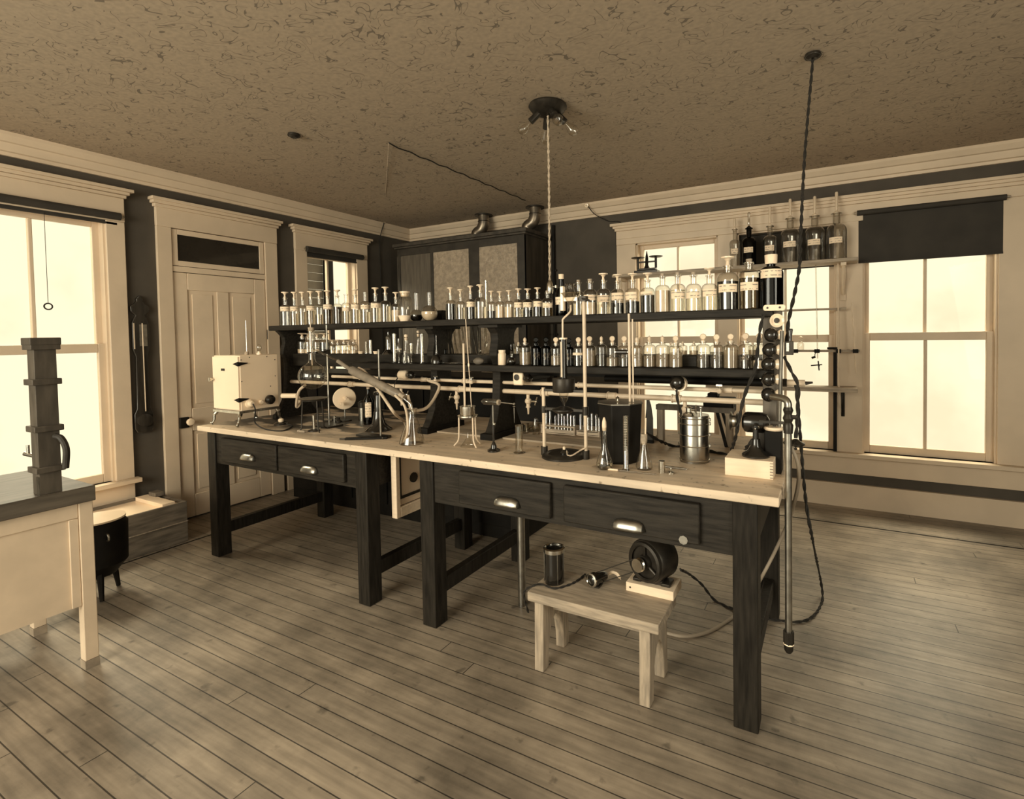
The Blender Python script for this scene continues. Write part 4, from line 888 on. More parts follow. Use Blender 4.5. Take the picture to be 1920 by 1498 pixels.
zr1 = PY(1540, 580, 4.80).z; zr2 = PY(1540, 658, 4.80).z; rx0 = PY(1484, 640, 4.80).x; rx1 = PY(1612, 660, 4.80).x
tag(obj('clamp_rail', G().box((-.42, 4.795, zr1-.009), (PY(1587, 580, 4.8).x, 4.81, zr1+.009)).box((PY(1572, 580, 4.8).x-.01, 4.81, zr1-.009), (PY(1572, 580, 4.8).x+.01, YB-.03, zr1+.009)), M_PALEWOOD), 'upper narrow wooden rail across the middle window', 'rail')
rl = thing('burette_rack', 'lower wooden rail with clamps and burettes across the middle window', 'rack', (0, 4.80, zr2))
obj('rail', G().box((rx0, -.005, -.010), (rx1, .010, .010)).box((rx1-.09, .010, -.01), (rx1-.07, .09, .01)), M_PALEWOOD, rl)
def clampat(px): x = PY(px, 658, 4.8).x; obj('clamp', G().box((x-.02, -.03, -.016), (x+.02, -.006, .016)), M_MATT, rl); return x
clampat(1492)
for n_, (a, b, top, bot) in enumerate(((1532, 1529, 470, 672), (1572, 1571, 430, 740), (1604, 1597, 568, 700))):
    x = clampat(a); A = PY(b, top, 4.78); Bp = PY(a+1, bot, 4.78)
    tag(obj('burette', G().cyl((A.x, 4.775 - (.0), A.z), (Bp.x, 4.775, Bp.z), .005 if n_ != 1 else .0075, n=10), M_TUBE if n_ < 1 else M_PIPE),
        ['thin glass burette clamped before the middle window pane', 'pale upright burette at the right edge of the middle window', 'short leaning burette clamped on the casing left of the blind window'][n_], 'burette')
x = PY(1533, 683, 4.78).x; z = PY(1533, 683, 4.78).z
t = thing('bunsen_clamp', 'black three-armed clamp dangling before the middle window', 'clamp', (x, 4.75, z))
obj('clamp_jaw', G().cyl((-.05, 0, -.01), (.035, 0, .0), .005).cyl((.005, 0, .03), (.012, 0, -.05), .005).cyl((-.045, 0, .055), (-.015, 0, .065), .009), M_MATT, t)
obj('clamp_screw', G().cyl((.01, -.02, -.01), (.01, .015, -.01), .008), M_IRON, t)
obj('clamp_hanger', G().cyl((-.02, 0, .06), (-.02, .02, .09), .003).tube([(-.02, .015, .085), (0, .025, .13)], .003), M_IRON, t)
t = thing('ledge_bottle', 'small clear stoppered bottle on the rail behind the knife switch', 'bottle', (PY(1501, 655, 4.80).x, 4.80, zr2+.011))
obj('glass_body', G().lathe([(0, 0), (.026, 0), (.028, .004), (.028, .05), (.01, .07), (.009, .085), (.014, .088)], n=18), M_GLASS, t); obj('stopper', G().ball((0, 0, .1), .016), M_STOPPER, t)
t = thing('dark_lath', 'dark upright lath against the right jamb of the middle window', 'board', (PY(1567, 760, YB-.01).x-.005, YB-.045, .475))
obj('lath_board', G().box((-.014, -.012, 0), (.014, .012, PY(1567, 655, YB).z-.475)), M_MATT, t, bevel=.002)
obj('lath_cap', G().box((-.06, -.014, PY(1567, 655, YB).z-.474), (.016, .014, PY(1567, 655, YB).z-.455)), M_MATT, t)

# ---- wooden frame stand, tripod legs and lamp at the rear of the bench
def onb(x, y): return PZ(x, y, ZT)
t = thing('gallows_stand', 'pale wooden gallows frame at the rear of the bench', 'stand', (PY(1238, 835, 2.68).x, 2.68, ZT)); o = t.location
H_ = PY(1238, 767, 2.68).z-ZT; x1 = PY(1370, 780, 2.68).x-o.x
obj('upright', G().box((-.012, -.02, 0), (.022, .02, H_)), M_PALEWOODZ, t, bevel=.002)
obj('upright', G().box((x1-.022, -.02, 0), (x1+.012, .02, H_)), M_PALEWOODZ, t, bevel=.002)
obj('crossbar', G().box((-.016, -.024, H_+.0005), (x1+.016, .024, H_+.028)), M_MIDWOOD, t, bevel=.002)
obj('foot', G().box((-.03, -.05, 0), (-.0125, .05, .022)), M_PALEWOOD, t)
t = thing('saw_file', 'ragged dark upright strip behind the black jar', 'tool', (PY(1217, 830, 2.62).x, 2.62, ZT))
obj('strip', G().prism([(-.015, 0), (.022, 0), (.022, .13), (.012, .2), (.002, .23), (-.01, .23), (-.012, .18), (-.02, .1)], -.006, .006, 'xz'), M_IRON, t); obj('strip_foot', G().box((-.03, -.03, -.0), (.03, -.0065, .012)), M_MATT, t)
t = thing('inclined_stand', 'pair of leaning black iron legs behind the braided cords', 'stand', (PY(1360, 822, 2.72).x, 2.72, ZT)); o = t.location
for (xa, ya), (xb, yb) in (((1362, 838), (1344, 770)), ((1371, 826), (1354, 770))):
    A = onb(xa, ya); Bq = PY(xb, yb, A.y+.01); obj('leg', G().tube([A-o, Bq-o], .010, 4), M_MATT, t)
A = PY(1340, 757, 2.72)-o; obj('lamp_hood', G().box((A.x-.05, -.05, A.z-.04), (A.x+.10, .06, A.z+.035)).box((A.x-.03, -.04, A.z+.036), (A.x+.02, .04, A.z+.06)), M_MATT, t, bevel=.006)

# ================================================================ APPARATUS ON THE BENCH
# white drying oven
OX, OY = -3.515, 1.995
ov = thing('drying_oven', 'white enamelled electric drying oven on four legs at bench left end', 'oven', (OX-.15, OY+.14, ZT), 0); w_, d_ = .152, .137; z0 = .105; z1 = z0+.375
obj('oven_body', G().box((-w_, -d_+.012, z0), (w_, d_, z1)), M_WHITE, ov, bevel=.003)
obj('oven_door', G().box((-w_, -d_, z0+.008), (w_-.004, -d_+.0115, z1-.008)), M_WHITE, ov, bevel=.002)
obj('base_plate', G().box((-w_-.004, -d_-.004, z0-.016), (w_+.004, d_+.004, z0-.0005)), M_BRASS, ov)
for z in (z0+.318, z0+.075):
    g = G().prism([(w_-.055, z), (w_-.002, z-.014), (w_-.002, z+.014)], -d_-.005, -d_-.0005, 'xz').prism([(-d_+.002, z-.014), (-d_+.062, z+.002), (-d_+.062, z+.006), (-d_+.002, z+.014)], w_+.0005, w_+.005, 'yz').cyl((w_-.001, -d_-.001, z-.015), (w_-.001, -d_-.001, z+.015), .004, n=8)
    obj('hinge', g, M_MATT, ov)
obj('name_plate', G().box((-.045, -d_-.003, z0+.27), (-.005, -d_-.0005, z0+.286)), M_IRON, ov)
obj('door_knob', G().lathe([(0, 0), (.006, 0), (.006, .016), (.014, .02), (.014, .03), (0, .034)], (-w_+.012, -d_, z0+.21), 14, (0, -1, 0)), M_BRASS, ov)
for sx in (-1, 1):
    for sy in (-1, 1):
        cx_, cy_ = sx*(w_-.012), sy*(d_-.012)
        obj('leg', G().tube(smoothpath([(cx_, cy_, z0-.016), (cx_+sx*.008, cy_+sy*.012, z0-.04), (cx_+sx*.004, cy_+sy*.018, .03), (cx_+sx*.012, cy_+sy*.03, .006)], 5), [.014]*5+[.009]*5+[.008]*5+[.012], 10), M_BRASS, ov)
def disc_x(x, y, z, prof, m, nm): obj(nm, G().lathe(prof, (x, y, z), 20, (1, 0, 0)), m, ov)
disc_x(w_, -.07, z0+.045, [(0, 0), (.03, 0), (.03, .008), (.02, .014), (.02, .03), (.014, .036), (0, .036)], M_PORC, 'porcelain_socket')
disc_x(w_, .005, z0+.045, [(0, 0), (.017, 0), (.017, .012), (.011, .02), (0, .021)], M_PORC, 'switch_button')
disc_x(w_, .06, z0+.058, [(0, 0), (.012, 0), (.012, .015), (.034, .018), (.032, .034), (.02, .045), (0, .047)], M_BLACK, 'control_knob')
g = G()
for y, z in ((-d_+.02, .345), (-d_+.02, .20), (-.06, .36), (.06, .36), (d_-.02, .335), (d_-.02, .22), (.08, .15)): g.cyl((w_, y, z0+z), (w_+.002, y, z0+z), .0035, n=8)
obj('rivet', g, M_IRON, ov); ov.children[-1]['kind'] = 'stuff'
t = thing('thermometer', 'glass thermometer standing in the top of the white oven', 'thermometer', ov.location+Vector((.02, 0, z1+.001)))
obj('cork_bush', G().cyl((0, 0, 0), (0, 0, .022), .014, .012), M_CORK, t); obj('glass_stem', G().cyl((0, 0, .0225), (0, 0, .24), .0032, n=8), M_TUBE, t)
t = thing('pilot_bulb', 'tiny light bulb in porcelain holder on top of white oven', 'bulb', ov.location+Vector((.115, .03, z1+.001)))
obj('porcelain_holder', G().lathe([(0, 0), (.017, 0), (.016, .01), (.011, .014), (.01, .022), (0, .022)], n=16), M_PORC, t)
obj('glass_bulb', G().lathe([(.008, .022), (.015, .038), (.017, .052), (.012, .066), (0, .071)], n=16), M_GLASS, t)
t = thing('cord_switch', 'round porcelain-topped switch lying on the bench right of the oven', 'switch', onb(527, 796)+Vector((0, 0, 0)))
obj('switch_base', G().lathe([(0, 0), (.045, 0), (.045, .008), (.03, .018), (0, .02)], n=22), M_BLACK, t); obj('porcelain_cap', G().lathe([(.016, .02), (.018, .034), (.012, .042), (0, .043)], n=18), M_PORC, t)
a = ov.location+Vector((w_+.038, -.07, z0+.045)); b = t.location
tag(obj('thin_cable', G().tube(smoothpath([a, a+Vector((.025, .0, -.04)), Vector((a.x+.05, a.y-.02, ZT+.03)), onb(498, 806)+Vector((0, 0, .005)), onb(530, 809)+Vector((0, 0, .005)), onb(548, 800)+Vector((0, 0, .005)), b+Vector((.045, .01, .007))], 8), .0042, 8), M_CORD), 'black cloth cord curling from the white oven to its switch', 'cord')

# distilling set-up
fl = PY(586, 705, 2.10); fz = fl.z-ZT; k = depth(fl)/CAM_F; R = 25*k; nk = 5.6*k
FX = Vector((fl.x, fl.y, ZT))
df = thing('distilling_flask', 'big round long-necked distilling flask above the iron tripod', 'flask', FX+Vector((0, 0, fz)))
o_ = [(0, -R)]+[(R*math.sin(PI*i/14), -R*math.cos(PI*i/14)) for i in range(1, 13)]+[(nk*1.3, R*1.04), (nk, R*1.25), (nk, 84*k), (nk*1.35, 86*k), (nk*1.0, 86*k)]
obj('glass_body', G().lathe(o_, n=32), M_GLASS, df)
obj('neck_cork', G().cyl((0, 0, 82*k), (0, 0, 91*k), nk*.8, nk), M_CORK, df)
sa = Vector((0, 0, 56*k))
tag(obj('thermometer', G().cyl(FX+Vector((0, 0, fz+20*k)), FX+Vector((-.008, 0, fz+125*k)), .0032, n=8), M_PIPE), 'long thin thermometer rising out of the distilling flask neck', 'thermometer')
c0 = PY(596, 653, 2.10); c1 = PY(634, 677, 2.09); c2 = PY(656, 692, 2.085); c3 = PY(752, 742, 2.07); c4 = PY(770, 757, 2.07)
obj('side_arm', G().tube([FX-df.location+Vector((0, 0, fz+(c0.z-fl.z)))-Vector((0, 0, 0)), c1-df.location], .0055, 10), M_TUBE, df)
cn = thing('condenser', 'slanting glass condenser with grey jacket joining flask to receiver', 'condenser', c1)
dr = (c3-c2).normalized()
obj('rubber_joint', G().cyl((0, 0, 0), c2-c1, .013, .011, n=14), M_CONDENSER, cn)
obj('cooling_jacket', G().tube([c2-c1, c2-c1+dr*.02, (c3-c1)-dr*.03, c3-c1], [.010, .026, .024, .014], 20), M_CONDENSER, cn)
obj('delivery_tube', G().tube([c3-c1, c4-c1, PY(774, 775, 2.07)-c1], [.012, .009, .006], 12), M_TUBE, cn)
obj('jacket_cork', G().cyl((c3-c1)-dr*.01, (c3-c1)+dr*.025, .017, .012), M_CORK, cn)
# filter flask / receiver
rp = onb(786, 828); rp.y = 2.07; k = depth(rp)/CAM_F; nx = PY(773, 770, 2.07).x-rp.x; Hh = PY(773, 766, 2.07).z-ZT
rc = thing('conical_flask', 'large conical receiver flask with skewed neck at the condenser end', 'flask', Vector((rp.x, 2.07, ZT)))
sh = nx/Hh
obj('glass_body', G().lathe([(0, 0), (22*k, 0), (23.5*k, 2*k), (21*k, 12*k), (8*k, Hh*.78), (7.5*k, Hh*.97), (9.5*k, Hh), (6*k, Hh)], n=32, shear=(sh, 0)), M_GLASS, rc)
# rubber hoses
def hose(name, pts, r, label, m=M_HOSE, cat='hose'): return tag(obj(name, G().tube(smoothpath(pts, 9), r, 10), m), label, cat)
hose('rubber_hose', [Vector((at_pipe(826, 0)-.052, 2.39, ZP1)), PY(823, 722, 2.36), PY(817, 742, 2.30), PY(803, 762, 2.22), PY(788, 769, 2.16), PY(772, 767, 2.10), c3+Vector((.02, .03, .0))], .0088, 'pale hose looping from the upper pipe to the condenser foot')
hose('rubber_hose', [PY(672, 690, 2.12), PY(684, 697, 2.12), PY(698, 716, 2.12), PY(716, 740, 2.1), PY(740, 775, 2.06), onb(757, 795)+Vector((0, 0, .02)), onb(765, 815)+Vector((0, 0, .01)), onb(762, 826)+Vector((0, 0, .009))], .0085, 'pale hose running from the condenser top down to the bench')
hose('rubber_hose', [PY(741, 741, 2.045), PY(758, 760, 2.04), PY(764, 785, 2.0), PY(764, 812, 1.99), onb(763, 830)+Vector((0, -.02, .01))], .007, 'second pale hose falling from the condenser foot beside the receiver')
hose('rubber_hose', [PY(548, 742, 2.25), PY(560, 745, 2.25), PY(562, 757, 2.2), PY(556, 762, 2.18), PY(560, 735, 2.14), PY(572, 722, 2.13)], .009, 'pale hose curving up beside the distilling flask')
tag(obj('asbestos_tube', G().cyl(PY(529, 742, 2.22), PY(557, 742, 2.26), .017, n=14), M_PORC), 'short white tube reaching right from the oven side', 'tube')
# retort stands
def stand(name, label, foot, px, top, base, yrod, m=M_STEEL, rod=.0062):
    p = Vector((PY(px, 780, yrod).x, yrod, ZT)); t = thing(name, label, 'stand', p); zt = PY(px, top, yrod).z-ZT
    obj('base_plate', base, M_IRON, t, bevel=.003); obj('rod', G().cyl((0, 0, .0125), (0, 0, zt), rod, n=10), m, t); return t
s1 = stand('retort_stand', 'tall thin retort stand rod just right of the distilling flask', None, 617, 609, G().box((-.09, -.05, 0), (.05, .07, .012)), 2.24)
A = df.location+Vector((0, 0, 45*.0033))-s1.location
obj('clamp_arm', G().cyl((0, 0, A.z), (A.x+.03, A.y, A.z), .006).box((-.015, -.015, A.z-.015), (.015, .015, A.z+.015)), M_IRON, s1)
obj('clamp_jaw', G().torus((A.x, A.y, A.z), .024, .004, arc=1.5*PI, a0=.25*PI), M_IRON, s1)
s2 = stand('retort_stand', 'short retort stand under the condenser with charred foot bar', None, 713, 655, G().box((-.17, -.035, 0), (.055, .03, .014)), 2.12)
s2.rotation_euler = (0, 0, .0)
A = PY(713, 722, 2.085)-s2.location
obj('clamp_arm', G().box((-.014, -.014, A.z-.014), (.014, .014, A.z+.014)).cyl((0, 0, A.z), (A.x, A.y+.03, A.z), .006), M_IRON, s2)
obj('clamp_jaw', G().torus((A.x, A.y, A.z), .03, .004, axis=dr, arc=1.5*PI), M_IRON, s2)
# tripod and gauze
tp = Vector((FX.x, FX.y, ZT)); zt = PY(587, 747, 2.10).z-ZT
t = thing('iron_tripod', 'iron tripod with round gauze plate beneath the distilling flask', 'tripod', tp)
obj('gauze_plate', G().lathe([(0, zt), (.085, zt), (.088, zt+.003), (.03, zt+.006), (0, zt+.004)], n=30), M_STEEL, t)
obj('tripod_ring', G().torus((0, 0, zt-.008), .062, .006), M_IRON, t)
for a_ in (-2.4, -.3, 1.6): obj('leg', G().tube([(.062*math.cos(a_), .062*math.sin(a_), zt-.012), (.072*math.cos(a_), .072*math.sin(a_), .02), (.09*math.cos(a_), .09*math.sin(a_), .004)], .004, 8), M_IRON, t)
t = thing('burner', 'low iron gas burner beneath the tripod gauze', 'burner', tp+Vector((0, 0, 0)))
obj('burner_base', G().lathe([(0, 0), (.035, 0), (.035, .008), (.012, .014), (0, .014)], n=20), M_IRON, t); obj('burner_tube', G().cyl((0, 0, .014), (0, 0, .10), .009, n=12), M_BRASS, t); obj('gas_inlet', G().cyl((0, 0, .02), (.05, .01, .02), .005), M_BRASS, t)
t = thing('wood_block', 'small pale wood block under the front tripod leg', 'block', onb(567, 810)); obj('block_body', G().box((-.035, -.012, 0), (.035, .014, .012)), M_PALEWOOD, t, bevel=.002); obj('block_nail', G().cyl((.02, 0, .0121), (.02, 0, .014), .003), M_IRON, t)
t = thing('machine_part', 'litter of small brass taps and unions lying behind the retort stand', 'fitting', onb(612, 792)+Vector((0, .02, 0)))
obj('union', G().cyl((-.05, 0, .012), (.02, .01, .012), .012, .008), M_BRASS, t); obj('tap', G().cyl((.035, .02, 0), (.035, .02, .04), .009).cyl((.02, .02, .03), (.055, .02, .03), .005), M_BRASS, t); obj('valve', G().lathe([(0, 0), (.02, 0), (.02, .01), (.008, .02), (.012, .035), (0, .036)], (.075, .02, 0), 14), M_IRON, t)
# porcelain disc lamp holder
p = PY(646, 747, 2.45); 
t = thing('heating_disc', 'upright white porcelain disc with two white tubes on the bench', 'heater', Vector((p.x, 2.45, ZT))); z = p.z-ZT; ax = Vector((.82, -.45, 0)).normalized()
obj('disc', G().lathe([(0, -.006), (.074, -.006), (.078, 0), (.074, .006), (0, .006)], (0, 0, z), 34, ax), M_PORC, t)
obj('ceramic_tube', G().cyl(ax*.006+Vector((0, 0, z)), ax*.10+Vector((0, 0, z)), .0125, n=16), M_PORC, t)
obj('ceramic_tube', G().cyl(ax*.006+Vector((.0, -.03, z-.034)), ax*.045+Vector((.0, -.03, z-.034)), .011, n=16), M_PORC, t)
obj('disc_stem', G().cyl((0, 0, .01), (0, 0, z-.078), .004, n=8), M_STEEL, t); obj('disc_foot', G().lathe([(0, 0), (.045, 0), (.04, .009), (0, .01)], n=20), M_IRON, t)
# black flared pillar stand
p = onb(703, 808); p.y += .03
t = thing('pillar_stand', 'glossy black flared pillar stand beneath the condenser', 'stand', p); k = .00335
obj('flared_base', G().lathe([(0, 0), (25*k, 0), (25*k, 2*k), (19*k, 6*k), (12*k, 14*k), (9*k, 28*k), (8*k, 36*k), (0, 36*k)], n=30), M_BLACK, t)
obj('pillar', G().lathe([(6.5*k, 36*k), (6*k, 52*k), (4*k, 66*k), (0, 66*k)], n=20), M_BLACK, t)
obj('pillar_cap', G().box((-.02, -.02, 66.5*k), (.02, .02, 73*k)), M_BLACK, t, bevel=.003)
p = PZ(692, 785, ZT); p = Vector((PY(691, 760, 2.43).x, 2.43, ZT))
t = thing('labelled_bottle', 'dark bottle with tall white label behind the black pillar stand', 'bottle', p, -math.atan2(p.x, p.y)); 
obj('glass_body', G().lathe([(0, 0), (.034, 0), (.034, .16), (.012, .2), (.011, .235), (.015, .237)], n=20), M_AMBER, t); obj('paper_label', curved_patch(.0345, .05, .15, -PI/2-.7, -PI/2+.5), M_LABEL, t); obj('cork', G().cyl((0, 0, .237), (0, 0, .25), .009, .011), M_CORK, t)
p = Vector((PY(680, 780, 2.52).x, 2.52, ZT))
t = thing('brass_canister', 'small tarnished brass canister left of the black pillar stand', 'canister', p); obj('canister_body', G().lathe([(0, 0), (.028, 0), (.028, .09), (0, .09)], n=20), M_BRASS, t); obj('canister_lid', G().lathe([(.03, .0905), (.03, .13), (.012, .14), (0, .14)], n=20), M_IRON, t)
t = thing('charred_stick', 'charred dark stick lying on the bench near its front edge', 'stick', onb(695, 822)+Vector((0, -.03, 0)), .55); obj('stick_body', G().box((-.12, -.012, 0), (.12, .012, .014)), M_MATT, t, bevel=.004); obj('stick_tip', G().cyl((-.12, 0, .007), (-.15, .0, .007), .005), M_IRON, t)
# water bath on tripod
p = onb(876, 838); p.y += .01; k = depth(p)/CAM_F
t = thing('water_bath', 'small bright metal pot on a three-legged ring stand', 'water bath', p); zr = PY(871, 779, p.y).z-ZT
obj('pot', G().lathe([(0, zr+.004), (14*k, zr+.004), (14.5*k, zr+.008), (14.8*k, zr+18*k), (13.6*k, zr+18*k), (13.2*k, zr+.012), (0, zr+.01)], n=28), M_BRASS, t)
obj('stand_ring', G().lathe([(13*k, zr-.004), (19*k, zr-.004), (19*k, zr+.003), (13*k, zr+.003)], n=28), M_BRASS, t)
for a_ in (-2.75, -.35, 1.3): obj('leg', G().tube(smoothpath([(.048*math.cos(a_), .048*math.sin(a_), zr-.004), (.05*math.cos(a_), .05*math.sin(a_), .06), (.056*math.cos(a_), .056*math.sin(a_), .03), (.078*math.cos(a_), .078*math.sin(a_), .0045)], 5), .0042, 8), M_PIPE, t)
bp = p
t = thing('inverted_funnel', 'low glass funnel upside down beneath the metal pot', 'funnel', p+Vector((.0, 0, 0))); obj('glass_body', G().lathe([(.041, 0), (.042, .004), (.02, .03), (.008, .05), (.007, .075), (.005, .075)], n=26), M_GLASS, t)
t = thing('glass_rod', 'thick upright white rod standing in the bright metal pot', 'rod', p+Vector((-.018, 0, zr+.0115))); obj('rod_shaft', G().cyl((0, 0, 0), (-.0, 0, PY(863, 648, p.y).z-ZT-zr), .0058, n=12), M_PIPE, t); obj('rod_tip', G().cyl((0, 0, PY(863, 648, p.y).z-ZT-zr), (0, 0, PY(863, 640, p.y).z-ZT-zr), .005, .001), M_TUBE, t)
t = thing('thermometer', 'long thin leaning thermometer in the bright metal pot', 'thermometer', p+Vector((.024, .005, zr+.0115))); e = PY(872, 598, p.y)-t.location; e.y = 0; obj('glass_stem', G().cyl((0, 0, 0), e, .0024, n=8), M_PIPE, t); obj('collar', G().cyl(e*.50, e*.53, .005), M_PORC, t)
# vial stand
p = onb(926, 846); k = depth(p)/CAM_F
t = thing('vial_stand', 'slender black stand carrying a horizontal glass vial', 'stand', p); zt = PY(926, 760, p.y).z-ZT
obj('turned_base', G().lathe([(0, 0), (12*k, 0), (12*k, 3*k), (6*k, 6*k), (5*k, 12*k), (3*k, 16*k), (1.6*k, 18*k), (0, 18*k)], n=26), M_BLACK, t)
obj('rod', G().cyl((0, 0, 18*k), (0, 0, zt), .0042, n=10), M_STEEL, t); obj('rod_sleeve', G().cyl((0, 0, 18*k), (0, 0, 50*k), .0058, n=10), M_BLACK, t)
obj('clamp_screw', G().ball((.012, -.008, 52*k), .007), M_BRASS, t)
t2 = thing('glass_vial', 'horizontal round-ended glass vial on the slender black stand', 'vial', p+Vector((0, 0, zt+.017)))
obj('glass_body', G().lathe([(0, -25*k), (3*k, -24.5*k), (5.5*k, -21*k), (6*k, -17*k), (6*k, 13*k), (5*k, 13*k)], axis=(1, 0, 0), n=20), M_GLASS, t2); obj('cork', G().cyl((11*k, 0, 0), (15*k, 0, 0), 5*k), M_CORK, t2)
obj('wire_arm', G().tube([(15*k, 0, 0), (47*k, 0, -.004)], .003).ball((47*k, 0, -.004), .007, 8), M_STEEL, t2)
tag(obj('hook', G().torus(p+Vector((47*k, 0, zt+.0)), .006, .0015).cyl(p+Vector((47*k, 0, zt-.006)), p+Vector((47*k, 0, zt-.08)), .0022, .0006), M_STEEL), 'little needle hanging from the wire arm of the glass vial', 'needle')
# cylinders, beakers, test-tube racks
def onbench(px, py): return onb(px, py)
def glassjar(name, label, px, py, R, H, foot=0, inv=False, cat='cylinder', liq=0):
    p = onb(px, py); k = depth(p)/CAM_F; t = thing(name, label, cat, p)
    pr = ([(0, 0), (foot*k, 0), (foot*k, 1.2*k), (R*k, 3*k)] if foot else [(0, 0), (R*.9*k, 0), (R*k, 1.5*k)])+[(R*k, (H-1)*k), (R*1.15*k, H*k), (R*.9*k, H*k), (R*.9*k, 4*k), (0, 4*k)]
    if inv: pr = [(R*.8*k, 0), (R*k, 0), (R*k, H*.7*k), (R*.7*k, H*.92*k), (0, H*k)]
    obj('glass_body', G().lathe(pr, n=24), M_GLASS, t)
    if liq: obj('contents', G().lathe([(0, 4.2*k), (R*.86*k, 4.2*k), (R*.86*k, liq*k), (0, liq*k)], n=22), M_WATER, t)
    else: obj('rim', G().torus((0, 0, (.6 if inv else H-.4)*k), R*1.03*k, .5*k, m=6), M_SOLID, t)
    return t
glassjar('glass_cylinder', 'footed clear glass cylinder right of the slender black stand', 974, 849, 7.2, 52, 11)
glassjar('beaker', 'low clear beaker of water before the test-tube rack', 1000, 808, 12, 14, 0, cat='beaker', liq=9)
glassjar('bell_jar', 'small domed glass cover beside the low beaker', 1005, 814, 6, 32, 0, True, 'glassware')
glassjar('weighing_glass', 'dark-filled weighing glass behind the footed cylinder', 986, 812, 6, 18, 0, cat='glassware')
def rack(x0, x1, py, yy, tubes, label, m, hz=.05):
    A = PY(x0, py, yy).x; Bq = PY(x1, py, yy).x; t = thing('test_tube_rack', label, 'rack', ((A+Bq)/2, yy, ZT+.013)); h_ = (Bq-A)/2
    g = G().box((-h_, -.03, 0), (-h_+.008, .03, hz)).box((h_-.008, -.03, 0), (h_, .03, hz)).box((-h_+.008, -.03, .0), (h_-.008, .03, .006)).box((-h_+.008, -.03, hz-.008), (h_-.008, -.012, hz)).box((-h_+.008, .012, hz-.008), (h_-.008, .03, hz)).box((-h_+.008, -.030, .008), (h_-.008, -.026, .028))
    obj('rack_frame', g, m, t, bevel=.001)
    for n_, px in enumerate(tubes):
        x = PY(px, py, yy).x-t.location.x; H = .115+.015*math.sin(n_*2.3)
        s_ = thing('test_tube', label.replace('rack', '').split(' of ')[0] and ('inverted test tube standing in the ' + ('pale wooden rack' if 'wooden' in label else 'rack right of the tall stand rod')), 'test tube', t.location+Vector((x, 0, .0065)), 0, 'test tubes in ' + ('the wooden rack' if 'wooden' in label else 'the second rack'))
        obj('tube_wall', G().lathe([(.0078, 0), (.0088, .002), (.0078, .004), (.0078, H-.008), (.005, H-.002), (0, H)], n=12), M_TUBE, s_)
rack(1019, 1082, 822, 2.585, (1025, 1032, 1042, 1048, 1054, 1059, 1065, 1071, 1077), 'pale wooden rack of inverted test tubes behind the ring stand', M_PALEWOOD)
rack(1085, 1128, 826, 2.60, (1089, 1096, 1103, 1110, 1118, 1124), 'second test-tube holder between the ring stand and black jar', M_PALEWOOD, .03)

# viscometer ring stand
p = onb(1058, 856); k = depth(p)/CAM_F; YV = p.y
rs = thing('ring_stand', 'heavy iron two-rod stand holding a black heater and white clamp arm', 'stand', p)
obj('oval_base', G().lathe([(0, 0), (42*k, 0), (42*k, 3*k), (38*k, 7*k), (33*k, 8.5*k), (30*k, 5.5*k), (0, 5.5*k)], n=44), M_IRON, rs)
xl_, xr_ = PY(1020, 800, YV).x-p.x, PY(1098, 800, YV).x-p.x
for x, top in ((xl_, 728), (xr_, 560)):
    zt = PY(1060, top, YV).z-ZT if x < 0 else PY(1098, 562, YV).z-ZT
    obj('rod', G().cyl((x, 0, .018), (x, 0, zt), .0085, n=14), M_PIPE, rs); obj('rod_socket', G().cyl((x, 0, 0), (x, 0, .04), .017, n=14), M_IRON, rs)
za, zb2 = PY(1058, 727, YV).z-ZT, PY(1058, 768, YV).z-ZT
obj('cross_arm', G().box((xl_, -.006, za-.02), (xr_, .006, za-.008)), M_IRON, rs)
obj('cross_arm', G().box((xl_-.012, -.006, zb2-.006), (xr_+.012, .006, zb2+.006)).cyl((xl_, 0, zb2-.02), (xl_, 0, zb2+.012), .014).cyl((xr_, 0, zb2-.02), (xr_, 0, zb2+.02), .014), M_IRON, rs)
obj('heating_dish', G().lathe([(0, zb2-.02), (.035, zb2-.016), (.055, zb2-.004), (.055, zb2+.003), (.02, zb2+.014), (0, zb2+.018)], n=28), M_IRON, rs)
h1 = PY(1057, 709, YV).z-ZT; h0 = PY(1057, 735, YV).z-ZT
cxm = PY(1057, 720, YV).x-p.x
obj('heater_drum', G().lathe([(0, h0), (20*k, h0), (21*k, h0+.004), (21*k, h1-.003), (20.5*k, h1), (0, h1)], (cxm, 0, 0), 30), M_IRON, rs)
zc = PY(1098, 560, YV).z-ZT
obj('clamp_head', G().box((xr_-.016, -.015, zc-.012), (xr_+.016, .015, zc+.012)).cyl((xr_, -.02, zc), (xr_+.04, -.025, zc-.01), .004).cyl((xr_-.04, -.0, zc), (xr_, 0, zc), .007), M_IRON, rs)
xa = PY(1055, 555, YV).x-p.x
obj('clamp_arm', G().box((xa, -.008, zc-.008), (xr_-.03, .008, zc+.010)), M_PORC, rs)
obj('clamp_plate', G().box((xa-.009, -.012, PY(1054, 583, YV).z-ZT), (xa+.009, .012, PY(1054, 537, YV).z-ZT)), M_PORC, rs, bevel=.003)
t = thing('viscometer_tube', 'tall black jacketed tube rising out of the iron heater drum', 'tube', p+Vector((cxm, 0, h1+.001))); Hv = PY(1057, 637, YV).z-ZT-h1
obj('tube_jacket', G().lathe([(0, 0), (7*k, 0), (7*k, Hv), (4*k, Hv)], n=20), M_BLACK, t)
obj('scale_strip', G().box((-.004, -.0205, .006), (.004, -.0185, Hv-.01)), M_PIPE, t); obj('top_collar', G().lathe([(0, Hv+.001), (8*k, Hv+.001), (8*k, Hv+.009), (0, Hv+.009)], n=20), M_PORC, t)
zq = lambda x, y: PY(x, y, YV)-t.location
